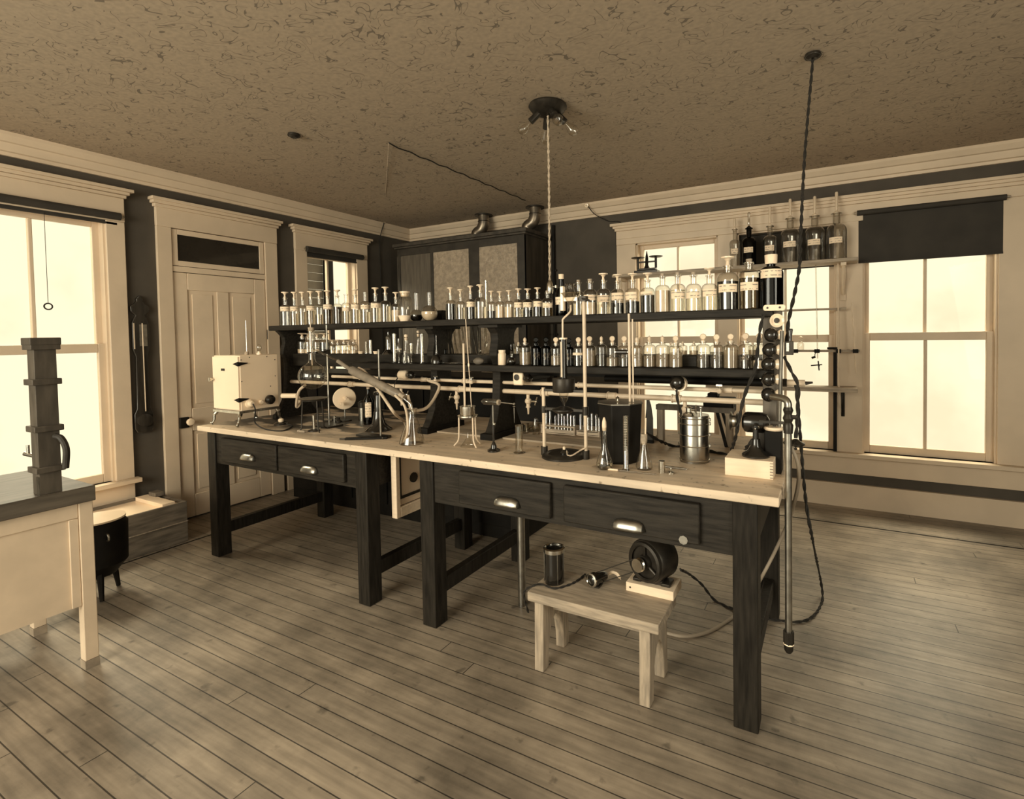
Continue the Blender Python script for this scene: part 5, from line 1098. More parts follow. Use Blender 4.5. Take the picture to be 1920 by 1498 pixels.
obj('drip_tube', G().tube(smoothpath([zq(1055, 634), zq(1055, 605), zq(1056, 598), zq(1066, 588), zq(1070, 582), zq(1070, 572)], 6), .0048, 10), M_PIPE, t)
t = thing('funnel', 'clear glass funnel held at the top of the two-rod stand', 'funnel', PY(1070, 574, YV)); obj('glass_body', G().lathe([(.005, -.012), (.007, 0), (.012, .012), (.043, .058), (.046, .060), (.043, .061), (.011, .015)], n=26), M_GLASS, t); obj('rim', G().torus((0, 0, .0605), .045, .0016, m=6), M_SOLID, t)
t = thing('glass_nozzle', 'clear glass nozzle hanging beneath the iron heater drum', 'glassware', p+Vector((cxm, 0, zb2+.0185))); hh = h0-zb2-.0195; obj('glass_body', G().lathe([(.004, 0), (.007, .012), (.018, .03), (.024, hh), (.018, hh)], n=20), M_GLASS, t); obj('inner_coil', G().torus((0, 0, hh*.6), .012, .002, m=6), M_SOLID, t)
t = thing('base_lamp', 'tiny bulb in a black holder on the iron oval base', 'lamp', p+Vector((0, 0, 5.6*k))); obj('lamp_holder', G().lathe([(0, 0), (8*k, 0), (8*k, 2*k), (5*k, 6*k), (3.4*k, 8*k), (0, 8*k)], n=20), M_BLACK, t); obj('glass_bulb', G().lathe([(2.6*k, 8*k), (3*k, 12*k), (0, 15*k)], n=14), M_PORC, t)
tag(obj('thin_cable', G().tube(smoothpath([p+Vector((.02, -.01, .03)), p+Vector((.045, -.05, .022)), p+Vector((.075, -.06, .027)), p+Vector((.10, -.03, .045)), p+Vector((xr_+.012, -.02, .06))], 8), .0036, 8), M_ROPE), 'short pale cord from the tiny base bulb to the stand rod', 'cord')

# black jar with metal lid, twin rods
p = onb(1163, 872); p.y += .08; p = Vector((PY(1163, 800, p.y).x, p.y, ZT)); k = depth(p)/CAM_F; Hb = PY(1163, 755, p.y).z-ZT
bj = thing('black_bath_jar', 'big black eight-sided jar with flat metal lid on the bench', 'jar', p)
obj('jar_body', G().lathe([(0, 0), (34*k, 0), (37*k, .01), (43*k, Hb), (0, Hb)], n=8), M_MATT, bj, bevel=.004, sm=20)
obj('lid', G().lathe([(0, Hb+.0005), (44.5*k, Hb+.0005), (44.5*k, Hb+.005), (0, Hb+.007)], n=8), M_STEEL, bj, sm=20)
obj('lid_knob', G().lathe([(0, Hb+.007), (.008, Hb+.007), (.004, Hb+.012), (.004, Hb+.02), (.009, Hb+.026), (0, Hb+.034)], (-.0, -.03, 0), 14), M_BRASS, bj)
g = G().box((-.012, -44*k, .2), (.012, -43*k+.004, .21))
for px, top, r in ((1181, 588, .0058), (1187.5, 598, .0036)):
    q = PY(px, 745, p.y); zt = PY(px, top, p.y).z
    tag(obj('upright_rod', G().cyl((q.x, p.y, ZT+Hb+.0075), (q.x, p.y, zt), r, n=10), M_PIPE), 'thicker upright pale rod on the black jar lid' if r > .005 else 'thinner upright pale rod on the black jar lid', 'rod')
q = PY(1181, 660, p.y)
t = thing('eyepiece', 'small black horizontal tube fixed to the thicker upright rod', 'eyepiece', q+Vector((-.007, -.0, 0))); obj('eyepiece_tube', G().cyl((-.06, 0, 0), (-.006, 0, 0), .0115, n=16), M_BLACK, t); obj('end_ring', G().cyl((-.063, 0, 0), (-.058, 0, 0), .0125, n=16).cyl((-.006, 0, 0), (.0, 0, 0), .006), M_BRASS, t)
pj = onb(1174, 881); kk = depth(pj)/CAM_F
t = thing('measuring_cylinder', 'slim graduated glass cylinder standing before the black jar', 'cylinder', Vector((pj.x, pj.y+.0, ZT))); H = 102*kk
obj('glass_body', G().lathe([(0, 0), (7.5*kk, 0), (7*kk, .004), (5.2*kk, .01), (5.2*kk, H-.004), (6.2*kk, H), (4.6*kk, H), (4.6*kk, .012), (0, .012)], n=22), M_TUBE, t)
g = G()
for i in range(18): g.torus((0, 0, .03+i*.0105), 5.3*kk, .0005, n=10, m=4, arc=1.2, a0=-1.9)
obj('graduation', g, M_STOPPER, t); t.children[-1]['kind'] = 'stuff'
pv = onb(1134, 879); kk = depth(pv)/CAM_F
t = thing('volumetric_flask', 'pear-shaped stoppered flask left of the black jar front', 'flask', pv); obj('glass_body', G().lathe([(0, 0), (11*kk, 0), (15.5*kk, 5*kk), (16*kk, 12*kk), (12*kk, 24*kk), (6.5*kk, 38*kk), (4.6*kk, 50*kk), (4.4*kk, 76*kk), (5.6*kk, 78*kk), (4*kk, 78*kk)], n=28), M_GLASS, t)
obj('contents', G().lathe([(0, .3*kk), (11*kk, .5*kk), (15*kk, 5.4*kk), (15.2*kk, 8*kk), (0, 8*kk)], n=26), M_WATER, t)
obj('stopper', G().lathe([(0, 72*kk), (3.6*kk, 72*kk), (4.4*kk, 80*kk), (4*kk, 88*kk), (2*kk, 96*kk), (0, 98*kk)], n=18), M_STOPPER, t)
pe = onb(1208, 879); kk = depth(pe)/CAM_F
t = thing('conical_flask', 'corked pear-shaped flask right of the black jar front', 'flask', pe); obj('glass_body', G().lathe([(0, 0), (14*kk, 0), (16*kk, 4*kk), (13*kk, 18*kk), (7*kk, 38*kk), (5*kk, 46*kk), (5*kk, 52*kk), (4*kk, 52*kk)], n=28), M_GLASS, t)
obj('cork', G().lathe([(0, 46*kk), (4*kk, 46*kk), (6*kk, 52*kk), (6.2*kk, 66*kk), (0, 66*kk)], n=18), M_CORK, t)
obj('glass_spout', G().cyl((3*kk, 0, 66*kk), (4*kk, 0, 96*kk), 1.6*kk, n=10), M_STOPPER, t)
t = thing('glass_rod', 'glass rod lying along the bench front before the black jar', 'rod', onb(1182, 886)+Vector((0, 0, .0045)), .03); obj('rod_shaft', G().cyl((-.11, 0, 0), (.11, 0, 0), .004, n=10), M_TUBE, t); obj('paper_sleeve', G().cyl((-.105, 0, 0), (-.055, 0, 0), .0044, n=10), M_PAPER, t)
pc = onb(1241, 886); kk = depth(pc)/CAM_F
t = thing('metal_cup', 'small shiny metal cup beside the corked flask', 'cup', pc); obj('cup_wall', G().lathe([(0, 0), (6*kk, 0), (6*kk, 22*kk), (5.6*kk, 22*kk), (5.6*kk, 1*kk), (0, 1*kk)], n=20), M_BRASS, t); obj('cup_rim', G().torus((0, 0, 22*kk), 5.9*kk, .4*kk, m=6), M_BRASS, t)
t = thing('brass_weight', 'little knobbed brass weight right of the shiny metal cup', 'weight', onb(1258, 888)); obj('weight_body', G().lathe([(0, 0), (7*kk, 0), (7*kk, 3*kk), (3*kk, 4*kk), (1.2*kk, 6*kk), (1.2*kk, 8*kk), (0, 8*kk)], n=20), M_BRASS, t); obj('weight_knob', G().ball((0, 0, 9.4*kk), 2*kk, 12), M_BRASS, t)
t = thing('steel_rod', 'short steel rod lying behind the brass weight', 'rod', onb(1266, 880)+Vector((0, .01, .005)), -.05); obj('rod_shaft', G().cyl((-.05, 0, 0), (.045, 0, 0), .0045, n=10), M_STEEL, t); obj('rod_tip', G().cyl((.045, 0, 0), (.052, 0, 0), .0035, n=10), M_BRASS, t)
# banded metal cylinder
ps = onb(1302, 868); ps.y += .04; ps = Vector((PY(1302, 820, ps.y).x, ps.y, ZT)); kk = depth(ps)/CAM_F; Hm = PY(1302, 777, ps.y).z-ZT
t = thing('banded_canister', 'tall riveted and banded bright metal cylinder on the bench', 'canister', ps); R = 27*kk
obj('canister_body', G().lathe([(0, 0), (R, 0), (R, Hm-.004), (R*.97, Hm), (0, Hm)], n=40), mat('dull_sheet_metal', .30, .24, metal=1, noise=.15, nscale=10), t)
for z in (.012, .075, .125, .175, Hm-.012): obj('band', G().torus((0, 0, z), R, .0028, n=40, m=8), M_BRASS, t)
for s_ in (-1, 1):
    for z in (.075, .125, .175, Hm-.02): obj('lug', G().box((s_*R*1.0-.005, -.006, z-.007), (s_*R*1.0+.008 if s_ > 0 else -R+.005-.013, .006, z+.007)), M_STEEL, t, bevel=.002)
obj('lid_boss', G().lathe([(0, Hm), (.028, Hm), (.024, Hm+.008), (.012, Hm+.014), (.012, Hm+.03), (.018, Hm+.034), (0, Hm+.04)], (-.02, -.02, 0), 20), M_BRASS, t)
obj('lid_terminal', G().cyl((.03, 0, Hm), (.03, 0, Hm+.03), .005).ball((.03, 0, Hm+.034), .008, 10), M_BRASS, t)
# white wooden block, black bell stand, motor, resistance box
a, b, c = onb(1357, 893), onb(1451, 897), onb(1363, 857+16)
yb0 = (a.y+b.y)/2
zbk = .072
t = thing('wooden_block', 'clean white wooden box lying at the right end of the bench', 'box', ((a.x+b.x)/2, yb0, ZT)); hw = (b.x-a.x)/2
obj('box_body', G().box((-hw, 0, 0), (hw, .17, zbk)), M_WHITEWOOD, t, bevel=.002)
g = G()
for i in range(6): g.box((hw+.0002, -.0008, .004+i*.0115), (hw-.012, .0, .0095+i*.0115))
obj('finger_joint', g, M_PALEWOOD, t); t.children[-1]['kind'] = 'stuff'
bz = ZT+zbk
q = PZ(1418, 855, bz); q = Vector((PY(1417, 850, yb0+.075).x, yb0+.075, bz)); kk = depth(q)/CAM_F
t = thing('bell_stand', 'glossy black bell-shaped stand upon the white wooden box', 'stand', q)
obj('bell_base', G().lathe([(0, 0), (25*kk, 0), (25*kk, 3*kk), (22*kk, 6*kk), (14*kk, 11*kk), (9*kk, 20*kk), (7.5*kk, 32*kk), (0, 32*kk)], n=32), M_BLACK, t)
obj('bell_neck', G().lathe([(5.5*kk, 32*kk), (5*kk, 50*kk), (6.5*kk, 52*kk), (6.5*kk, 58*kk), (0, 60*kk)], n=22), M_BLACK, t); obj('terminal', G().ball((.0, -5.5*kk, 52*kk), 2*kk, 10).ball((5*kk, -3*kk, 56*kk), 1.6*kk, 10), M_BRASS, t)
YM = 2.30
m0, m1 = PY(1388, 790, YM), PY(1444, 792, YM)
zc_ = m0.z; t = thing('small_motor', 'small black horizontal motor raised behind the bell stand', 'motor', ((m0.x+m1.x)/2, YM, ZT)); o = t.location; kk = depth(m0)/CAM_F; hl = (m1.x-m0.x)/2; zc_ -= ZT
obj('motor_barrel', G().lathe([(0, -hl+.01), (12*kk, -hl+.01), (18*kk, -hl+.02), (19*kk, -hl+.03), (19*kk, hl-.03), (16*kk, hl-.012), (8*kk, hl-.002), (0, hl)], (0, 0, zc_), 30, (1, 0, 0)), M_BLACK, t)
obj('pulley', G().lathe([(0, -hl-.045), (12*kk, -hl-.045), (18*kk, -hl-.04), (11*kk, -hl-.03), (11*kk, -hl-.02), (18*kk, -hl-.01), (12*kk, -hl-.004), (0, -hl-.004)], (0, 0, zc_), 26, (1, 0, 0)), M_STEEL, t)
obj('motor_foot', G().box((.01, .0, .0), (.05, .03, zc_-.035)).box((-.05, -.0, 0), (.07, .06, .015)), M_IRON, t, bevel=.004)
hx = PY(1458, 850, yb0+.12)
hx = PY(1452, 850, 2.27)
t = thing('fuse_box', 'tall black box with white porcelain top near the bench end', 'box', (-.205-.0, 2.275, ZT)); Ht = PY(1455, 806, 2.275).z-ZT
obj('box_body', G().box((-.035, -.045, 0), (.03, .035, Ht)), M_MATT, t, bevel=.004); obj('porcelain_top', G().lathe([(0, Ht+.0005), (.036, Ht+.0005), (.04, Ht+.007), (.036, Ht+.014), (0, Ht+.015)], (-.002, -.005, 0), 24), M_PORC, t); obj('terminal', G().cyl((-.0, -.006, Ht+.0155), (-.0, -.006, Ht+.02), .006), M_IRON, t)

# ================================================================ RIGHT END OF THE BENCH
YE = 2.335
lb = thing('lamp_bank', 'column of five round black lamps with porcelain sockets on the shelf end post', 'lamp bank', (0, YE+.02, ZT)); lo = lb.location
xp = PY(1452, 650, YE).x
obj('back_strip', G().box((xp-.028, .0, PY(1452, 752, YE).z-ZT), (xp+.03, .012, PY(1452, 583, YE).z-ZT)), M_MIDWOOD, lb, bevel=.002)
for px, py in ((1446, 628), (1443, 656), (1441, 683), (1441, 711), (1441, 740)):
    q = PY(px, py, YE-.035); r = .0305
    b_ = obj('round_lamp', G().ball((q.x, q.y-lo.y, q.z-ZT), r, 20), M_BLACK, lb)
    obj('porcelain_socket', G().lathe([(0, 0), (.016, 0), (.023, .012), (.018, .022), (0, .022)], (q.x+.024, q.y-lo.y+.006, q.z-ZT), 16, (1, .35, 0)), M_PORC, b_)
q = PY(1452, 577, YE-.03); k = .0022
obj('porcelain_bar', G().prism([(q.x+20*k*math.copysign(1, math.cos(a_))*.75+5*k*math.cos(a_), q.z-ZT+6*k*math.sin(a_)) for a_ in [i*PI/8-PI/2+.001 for i in range(17)]], q.y-lo.y-.012, q.y-lo.y+.012, 'xz'), M_PORC, lb, bevel=.003)
g = G()
for dx in (-.026, .022): g.cyl((q.x+dx, q.y-lo.y-.0125, q.z-ZT), (q.x+dx, q.y-lo.y-.015, q.z-ZT), .0045, n=10)
obj('screw_hole', g, M_IRON, lb); lb.children[-1]['kind'] = 'stuff'
q = PY(1457, 601, YE-.008)
obj('round_socket', G().lathe([(0, -.004), (.029, 0), (.029, .008), (.02, .013), (.02, .009), (0, .009)], (q.x, q.y-lo.y+.0, q.z-ZT), 26, (0, -1, 0)), M_PORC, lb); obj('socket_core', G().lathe([(0, .0095), (.011, .0095), (.011, .02), (0, .021)], (q.x, q.y-lo.y, q.z-ZT), 18, (0, -1, 0)), M_IRON, lb)
a, b = PY(1466, 620, YE-.05), PY(1461, 800, YE-.05)
tag(obj('brass_rod', G().tube([a, b], .0075, 10), M_STEEL), 'bright slanting metal rod in front of the black lamp column', 'rod')
q = PY(1481, 645, YE-.02)
t = thing('knife_switch', 'small knife switch with black handle right of the lamp column', 'switch', q); obj('switch_block', G().box((-.02, -.012, -.045), (.014, .012, .012)), M_IRON, t, bevel=.002); obj('switch_blade', G().box((-.012, -.02, -.03), (-.002, -.0125, .005)), M_BRASS, t); obj('switch_handle', G().lathe([(0, .013), (.008, .013), (.008, .03), (.012, .06), (.010, .064), (0, .065)], n=14), M_BLACK, t)
t = thing('gas_fitting', 'pale pipe end fitting with dark union at the right of the lamp column', 'fitting', PY(1490, 718, YE+.04)); obj('fitting_body', G().cyl((-.03, 0, 0), (.04, 0, .0), .014, n=14), M_PIPE, t); obj('union', G().cyl((-.055, 0, .0), (-.0305, 0, .0), .017, n=8), M_IRON, t); obj('nozzle', G().cyl((.041, 0, 0), (.07, 0, .004), .008, .004, n=10), M_IRON, t)
# tall supply pipe with valve
q = PX(1478, 900, -.135); YP = q.y; xx = -.135
t = thing('supply_pipe', 'upright pale pipe with dark valve beside the right end of the bench', 'pipe', (xx, YP, 0)); zt = PY(1478, 802, YP).z; zb_ = PY(1474, 1188, YP).z; ze = PY(1474, 1222, YP).z
obj('pipe_run', G().cyl((0, 0, zb_), (0, 0, zt), .0125, n=14), M_STEEL, t)
zv = PY(1478, 763, YP).z
obj('valve_body', G().lathe([(.016, zt-.02), (.018, zt+.01), (.013, zt+.02), (.019, zt+.035), (.013, zt+.05), (.018, zt+.065), (.014, zv), (0, zv)], n=12).cyl((0, 0, zt+.04), (.03, 0, zt+.04), .008, n=8), M_IRON, t)
obj('elbow', G().tube(smoothpath([(0, 0, zv-.01), (0, 0, zv+.012), (-.01, .01, zv+.026), (-.035, .03, zv+.03), (-.06, .05, zv+.03)], 4), .013, 12), M_STEEL, t)
obj('end_cap', G().cyl((0, 0, zb_-.035), (0, 0, zb_+.012), .019, n=8).lathe([(.010, ze+.0), (.016, ze+.01), (.017, ze+.035), (.012, zb_-.036)], n=14), M_IRON, t)
obj('cap_ring', G().torus((0, 0, ze+.034), .0165, .003, m=6), M_PORC, t)
obj('pipe_hook', G().box((-.10, -.004, 1.16), (-.012, .004, 1.17)), M_IRON, t)
# cords and hoses at the right
def cord(name, pts, label, r=.0045, m=M_CORD, turns=55): return tag(obj(name, twisted(G(), pts, r, turns), m), label, 'cord')
ch = PZ(1524, 101, ZC)
cord('braided_cable', [ch-Vector((0, 0, .03)), PY(1512, 250, 2.75), PY(1506, 340, 2.68), PY(1502, 430, 2.60), PY(1499, 500, 2.5), PY(1490, 550, 2.42), PY(1479, 600, 2.36), PY(1475, 640, 2.33)], 'black braided cord hanging from the ceiling to the knife switch')
q = PY(1492, 825, 2.30)
cord('braided_cable', [PY(1470, 668, 2.33), PY(1484, 697, 2.32), PY(1496, 722, 2.31), PY(1496, 760, 2.30), PY(1494, 800, 2.30), q+Vector((0, 0, .008))], 'short black braided cord carrying the round pendant switch')
t = thing('pendant_switch', 'round black pendant switch hanging beside the upright pipe', 'switch', q); obj('switch_body', G().lathe([(0, -.03), (.012, -.028), (.034, -.02), (.036, -.012), (.018, -.004), (.008, .004), (0, .005)], n=22), M_BLACK, t); obj('pull_knob', G().ball((0, 0, -.037), .006, 10), M_IRON, t)
fl_ = lambda x, y, z=.008: PZ(x, y, z)
mo = Vector((-.66, 2.2, .42))
cord('braided_cable', [PY(1492, 722, 2.34), PY(1497, 770, 2.34), PY(1503, 850, 2.38), PY(1511, 940, 2.42), PY(1523, 1010, 2.48), fl_(1538, 1085, .12), fl_(1542, 1125), fl_(1525, 1155), fl_(1497, 1166), fl_(1460, 1163), fl_(1410, 1155), fl_(1375, 1142), fl_(1340, 1125), fl_(1315, 1095, .1), fl_(1290, 1075, .2), PY(1276, 1068, 2.17)], 'long black braided cord looping over the floor from bench end to motor', r=.0042)
cord('braided_cable', [PY(1431, 590, 2.29), PY(1424, 625, 2.29), PY(1416, 690, 2.29), PY(1400, 730, 2.28), PY(1390, 765, 2.26), PY(1380, 815, 2.28), onb(1368, 857)+Vector((0, 0, .006))], 'black braided cord slanting down from the shelf before the bottles')
cord('braided_cable', [PY(1411, 826, 2.26), PY(1400, 838, 2.28), onb(1388, 858)+Vector((0, 0, .006)), onb(1340, 850)+Vector((0, 0, .006)), onb(1300, 842)+Vector((0, 0, .006)), onb(1262, 838)+Vector((0, 0, .006)), PY(1240, 828, 2.42), PY(1212, 812, 2.4)], 'thick black braided lead across the bench behind the banded cylinder')
hose('rubber_hose', [PY(1470, 828, 2.37), PY(1484, 840, 2.36), PY(1496, 870, 2.36), PY(1497, 905, 2.40), PY(1486, 955, 2.5), PY(1474, 988, 2.6), PY(1450, 1040, 2.6), PY(1425, 1088, 2.6), fl_(1400, 1135), fl_(1370, 1160), fl_(1330, 1184), fl_(1290, 1193), fl_(1255, 1188), fl_(1200, 1170)], .008, 'grey hose trailing from the bench end over the floor behind the stool', mat('grey_rubber_hose', .30, .5, noise=.1))
# lamps under the shelf
for n_, (px, py, lab) in enumerate(((757, 703, 'small lamp in white porcelain holder under the shelf near the left bracket'), (973, 710, 'square white porcelain socket under the shelf right of the second bracket'), (1271, 716, 'round black lamp in white holder under the shelf above the banded cylinder'))):
    q = PY(px, py, 2.36); q.z = min(q.z, Z2-.07); t = thing('socket_lamp', lab, 'lamp', q)
    if n_ == 0:
        obj('porcelain_socket', G().lathe([(0, -.03), (.028, -.028), (.03, 0), (.03, .02), (.02, .03), (0, .03)], axis=(1, 0, 0), n=22), M_PORC, t); obj('dark_bulb', G().lathe([(.012, .031), (.02, .045), (.024, .062), (.016, .082), (0, .088)], axis=(1, 0, 0), n=18), M_BLACK, t); obj('plug', G().cyl((-.055, 0, -.005), (-.031, 0, 0), .014), M_BLACK, t)
    elif n_ == 1:
        obj('porcelain_socket', G().box((-.034, -.012, -.036), (.03, .012, .034)), M_PORC, t, bevel=.008); obj('socket_well', G().lathe([(0, .0125), (.015, .0125), (.017, .016), (.0, .017)], (-.006, 0, .008), 20, (0, -1, 0)), M_IRON, t)
        obj('dark_bulb', G().lathe([(.01, 0), (.02, .02), (.022, .04), (0, .06)], (.031, 0, .0), 16, (1, 0, .1)), M_BLACK, t)
    else:
        obj('dark_bulb', G().ball((0, -.01, 0), .036, 22), M_BLACK, t); obj('porcelain_socket', G().lathe([(0, 0), (.032, 0), (.034, .014), (0, .016)], (.002, .028, -.006), 24, (0, 1, 0)), M_PORC, t); obj('lamp_rim', G().torus((.012, -.018, -.008), .028, .005, axis=(.5, -.8, 0)), M_PORC, t)
cord('braided_cable', [PY(748, 706, 2.36), PY(742, 715, 2.36), PY(738, 735, 2.37), PY(744, 745, 2.4)], 'thin black cord drooping from the left porcelain lamp', r=.002, turns=90)
cord('braided_cable', [PY(1268, 729, 2.33), PY(1270, 748, 2.33), PY(1277, 775, 2.34), PY(1282, 785, 2.35)], 'black cord dropping from the round lamp behind the banded cylinder', r=.004)

# ================================================================ STOOL AND ITS THINGS
SX0, SX1, SYf, SYb, SZ = -1.205, -.598, 1.905, 2.165, .352
st = thing('work_stool', 'low pale wooden stool with board legs before the bench right half', 'stool', ((SX0+SX1)/2, (SYf+SYb)/2, 0)); w_ = (SX1-SX0)/2; d_ = (SYb-SYf)/2
obj('seat', G().box((-w_, -d_, SZ-.042), (w_, d_, SZ)), M_PALEWOOD, st, bevel=.004)
arch = lambda: [(-d_+.012, SZ-.043), (-d_+.004, 0), (-d_+.055, 0)]+[(-.0-(.075)*math.cos(PI*i/10), .02+.19*math.sin(PI*i/10)) for i in range(11)]+[(d_-.055, 0), (d_-.004, 0), (d_-.012, SZ-.043)]
for x in (-w_+.03, w_-.085): obj('leg', G().prism(arch(), x, x+.045, 'yz'), M_PALEWOODZ, st, bevel=.003)
obj('cross_brace', G().box((-w_+.076, -.03, SZ-.11), (w_-.086, -.01, SZ-.043)), M_PALEWOOD, st)
q = PZ(1040, 1090, SZ); q.y = max(q.y, SYf+.06); kk = depth(q)/CAM_F
t = thing('battery_jar', 'black cylindrical jar with bright metal rim on the stool', 'jar', q); Hj = PY(1040, 1026, q.y).z-SZ
obj('jar_body', G().lathe([(0, 0), (18*kk, 0), (18*kk, Hj-.01), (15*kk, Hj-.01), (15*kk, .02), (0, .02)], n=30), M_BLACK, t)
obj('metal_rim', G().lathe([(16*kk, Hj-.0095), (20*kk, Hj-.018), (20.5*kk, Hj), (17*kk, Hj+.004), (15.6*kk, Hj)], n=30), M_BRASS, t)
g = G()
for a_ in (-2.6, -.75, .9): obj('side_rod', G().cyl((19*kk*math.cos(a_), 19*kk*math.sin(a_), .006), (19*kk*math.cos(a_), 19*kk*math.sin(a_), Hj-.018), .0022, n=8), M_STEEL, t)
obj('lid_disc', G().lathe([(0, Hj-.035), (14.5*kk, Hj-.035), (14.5*kk, Hj-.03), (0, Hj-.028)], n=26), M_IRON, t)
cord('braided_cable', [PZ(997, 1150, .2)+Vector((-.02, 0, 0)), PZ(993, 1118, .3)+Vector((-.03, 0, .01)), PZ(1000, 1098, SZ+.004), PZ(1020, 1093, SZ+.005)+Vector((0, -.015, 0)), PZ(1040, 1103, SZ+.005), PZ(1068, 1096, SZ+.005), PZ(1085, 1087, SZ+.005), PZ(1098, 1076, SZ+.008)], 'black cord wound round the jar foot and over the stool edge', r=.003, turns=80)
# motor on a white block
bl = PZ(1173, 1108, SZ); br_ = PZ(1259, 1134, SZ)
t = thing('mounting_block', 'white wooden block under the big motor on the stool', 'block', ((bl.x+br_.x)/2, bl.y+.065, SZ)); hw = (br_.x-bl.x)/2; obj('block_body', G().box((-hw, -.06, 0), (hw, .075, .04)), M_WHITEWOOD, t, bevel=.002); obj('block_screw', G().cyl((-hw+.02, -.0605, .02), (-hw+.02, -.0625, .02), .004, n=8), M_IRON, t)
mz = SZ+.04; mc = Vector((t.location.x+.0, t.location.y+.0, mz))
mt = thing('electric_motor', 'big round black electric motor with bright pulley on the stool', 'motor', mc); ax = Vector((-.35, -.94, 0)).normalized(); R = .096; zc_ = R+.008
def lath(prof, c, axx, m, nm, n=34, par=None): return obj(nm, G().lathe(prof, c, n, axx), m, par or mt)
lath([(0, -.085), (.05, -.083), (R*.9, -.07), (R, -.055), (R, .045), (R*.95, .052), (0, .052)], (0, 0, zc_), ax, M_IRON, 'motor_shell')
lath([(R*.72, .0525), (R*.92, .0525), (R*.9, .066), (R*.78, .070), (R*.72, .064)], (0, 0, zc_), ax, M_IRON, 'end_ring')
lath([(0, .0525), (.034, .0525), (.03, .072), (0, .074)], (0, 0, zc_), ax, M_IRON, 'bearing_hub')
side = ax.cross(Vector((0, 0, 1))).normalized(); g = G()
for a_ in (PI/2, PI*7/6, PI*11/6):
    dv = side*math.cos(a_)+Vector((0, 0, math.sin(a_))); c_ = Vector((0, 0, zc_))+ax*.060; g.tube([c_+dv*.028, c_+dv*R*.78], .0065, 8)
obj('spoke', g, M_IRON, mt); mt.children[-1]['kind'] = 'stuff'
lath([(0, .075), (.008, .075), (.008, .09), (.029, .09), (.030, .094), (.026, .101), (.030, .108), (.029, .112), (0, .112)], (0, 0, zc_), ax, M_BRASS, 'pulley')
obj('motor_foot', G().box((-.085, -.035, 0), (-.045, .035, .014)).box((.045, -.035, 0), (.085, .035, .014)).box((-.05, -.03, .0), (.05, .03, .02)), M_IRON, mt, bevel=.003)
obj('oil_cup', G().cyl((0, 0, zc_+R-.004), (0, 0, zc_+R+.02), .01, n=10), M_IRON, mt)
q = PZ(1115, 1102, SZ); t = thing('small_dynamo', 'little black dynamo with chrome ring lying on the stool', 'dynamo', Vector((q.x, q.y+.02, SZ)))
a2 = Vector((-.3, -.94, .1)).normalized(); c_ = (0, 0, .034)
obj('dynamo_body', G().lathe([(0, -.06), (.02, -.058), (.026, -.03), (.026, .01), (.031, .012), (.031, .03), (0, .03)], c_, 24, a2), M_BLACK, t); obj('chrome_ring', G().lathe([(.022, .0305), (.031, .0305), (.031, .038), (.024, .040), (.022, .036)], c_, 24, a2), M_BRASS, t); obj('lens', G().lathe([(0, .031), (.0215, .031), (.015, .036), (0, .038)], c_, 22, a2), M_BLACK, t); obj('dynamo_foot', G().box((-.02, -.02, 0), (.02, .03, .008)), M_IRON, t)
A = t.location+Vector((0, 0, .034)); Bm = mt.location+Vector((0, 0, zc_))+ax*.10
tag(obj('drive_belt', G().tube([A+Vector((.01, .02, .027)), Bm+Vector((-.01, .0, .028))], .0025, 6).tube([A+Vector((.01, .02, -.027)), Bm+Vector((-.01, 0, -.028))], .0025, 6), M_RUBBER), 'thin dark belt between the little dynamo and the big motor', 'belt')
t = thing('paper_scrap', 'small curled pale paper scrap behind the little dynamo', 'paper', PZ(1148, 1090, SZ)+Vector((0, .03, .002))); obj('scrap_sheet', G().tube(smoothpath([(-.03, 0, .012), (-.01, 0, .026), (.015, 0, .022), (.035, -.01, .004)], 5), [.002]+[.008]*13+[.001]*2, 6), M_PAPER, t)

# ================================================================ LEFT FOREGROUND
TX = -3.02; q = PX(179, 909, TX+.02)
TYf, TZ = q.y, q.z
ft = thing('cream_side_table', 'cream painted cabinet table with dark top at the left edge', 'table', (TX-.32, (TYf+.2)/2, 0)); o = ft.location; hy = (TYf-.2)/2
obj('table_top', G().box((-.34, -hy, TZ-.07), (.34, hy, TZ)), mat('dark_table_top', .10, .4, noise=.3, nscale=4, stretch=(8, 1, 8)), ft, bevel=.004)
for sx in (-1, 1):
    for y in (hy-.055, -hy+.02): obj('leg', G().box((sx*.295-.025, y, .04), (sx*.295+.025, y+.05, TZ-.071)), M_WHITE if False else mat('cream_paint', .66, .45, noise=.06), ft, bevel=.003); obj('leg_foot', G().box((sx*.295-.026, y-.001, 0), (sx*.295+.026, y+.051, .0395)), mat('scuffed_foot', .34, .6, noise=.3), ft)
mc_ = MATS['cream_paint']
obj('side_panel', G().box((.285, -hy+.07, .30), (.308, hy-.056, TZ-.071)), mc_, ft); obj('side_panel', G().box((-.308, -hy+.07, .30), (-.285, hy-.056, TZ-.071)), mc_, ft)
obj('panel_molding', G().box((.3082, -hy+.07, TZ-.14), (.315, hy-.056, TZ-.071)).box((.3082, hy-.09, .30), (.315, hy-.056, TZ-.141)), mc_, ft, bevel=.003)
obj('end_panel', G().box((-.27, hy-.04, .30), (.27, hy-.02, TZ-.071)), mc_, ft)
q0 = PX(92, 925, TX-.02)
uy = q0.y; k = depth(q0)/CAM_F; zt = PY(88, 638, uy).z
up_ = thing('wooden_pump_column', 'tall square brown wooden column with collars on the cream table', 'apparatus', (TX-.03, uy, TZ)); Hc = zt-TZ; hw = .036
M_COL = mat('brown_column_wood', .060, .5, spec=.2, nscale=4, stretch=(8, 8, 1.5), v2=.095)
obj('column_body', G().box((-hw, -hw, 0), (hw, hw, Hc-.0)), M_COL, up_, bevel=.002)
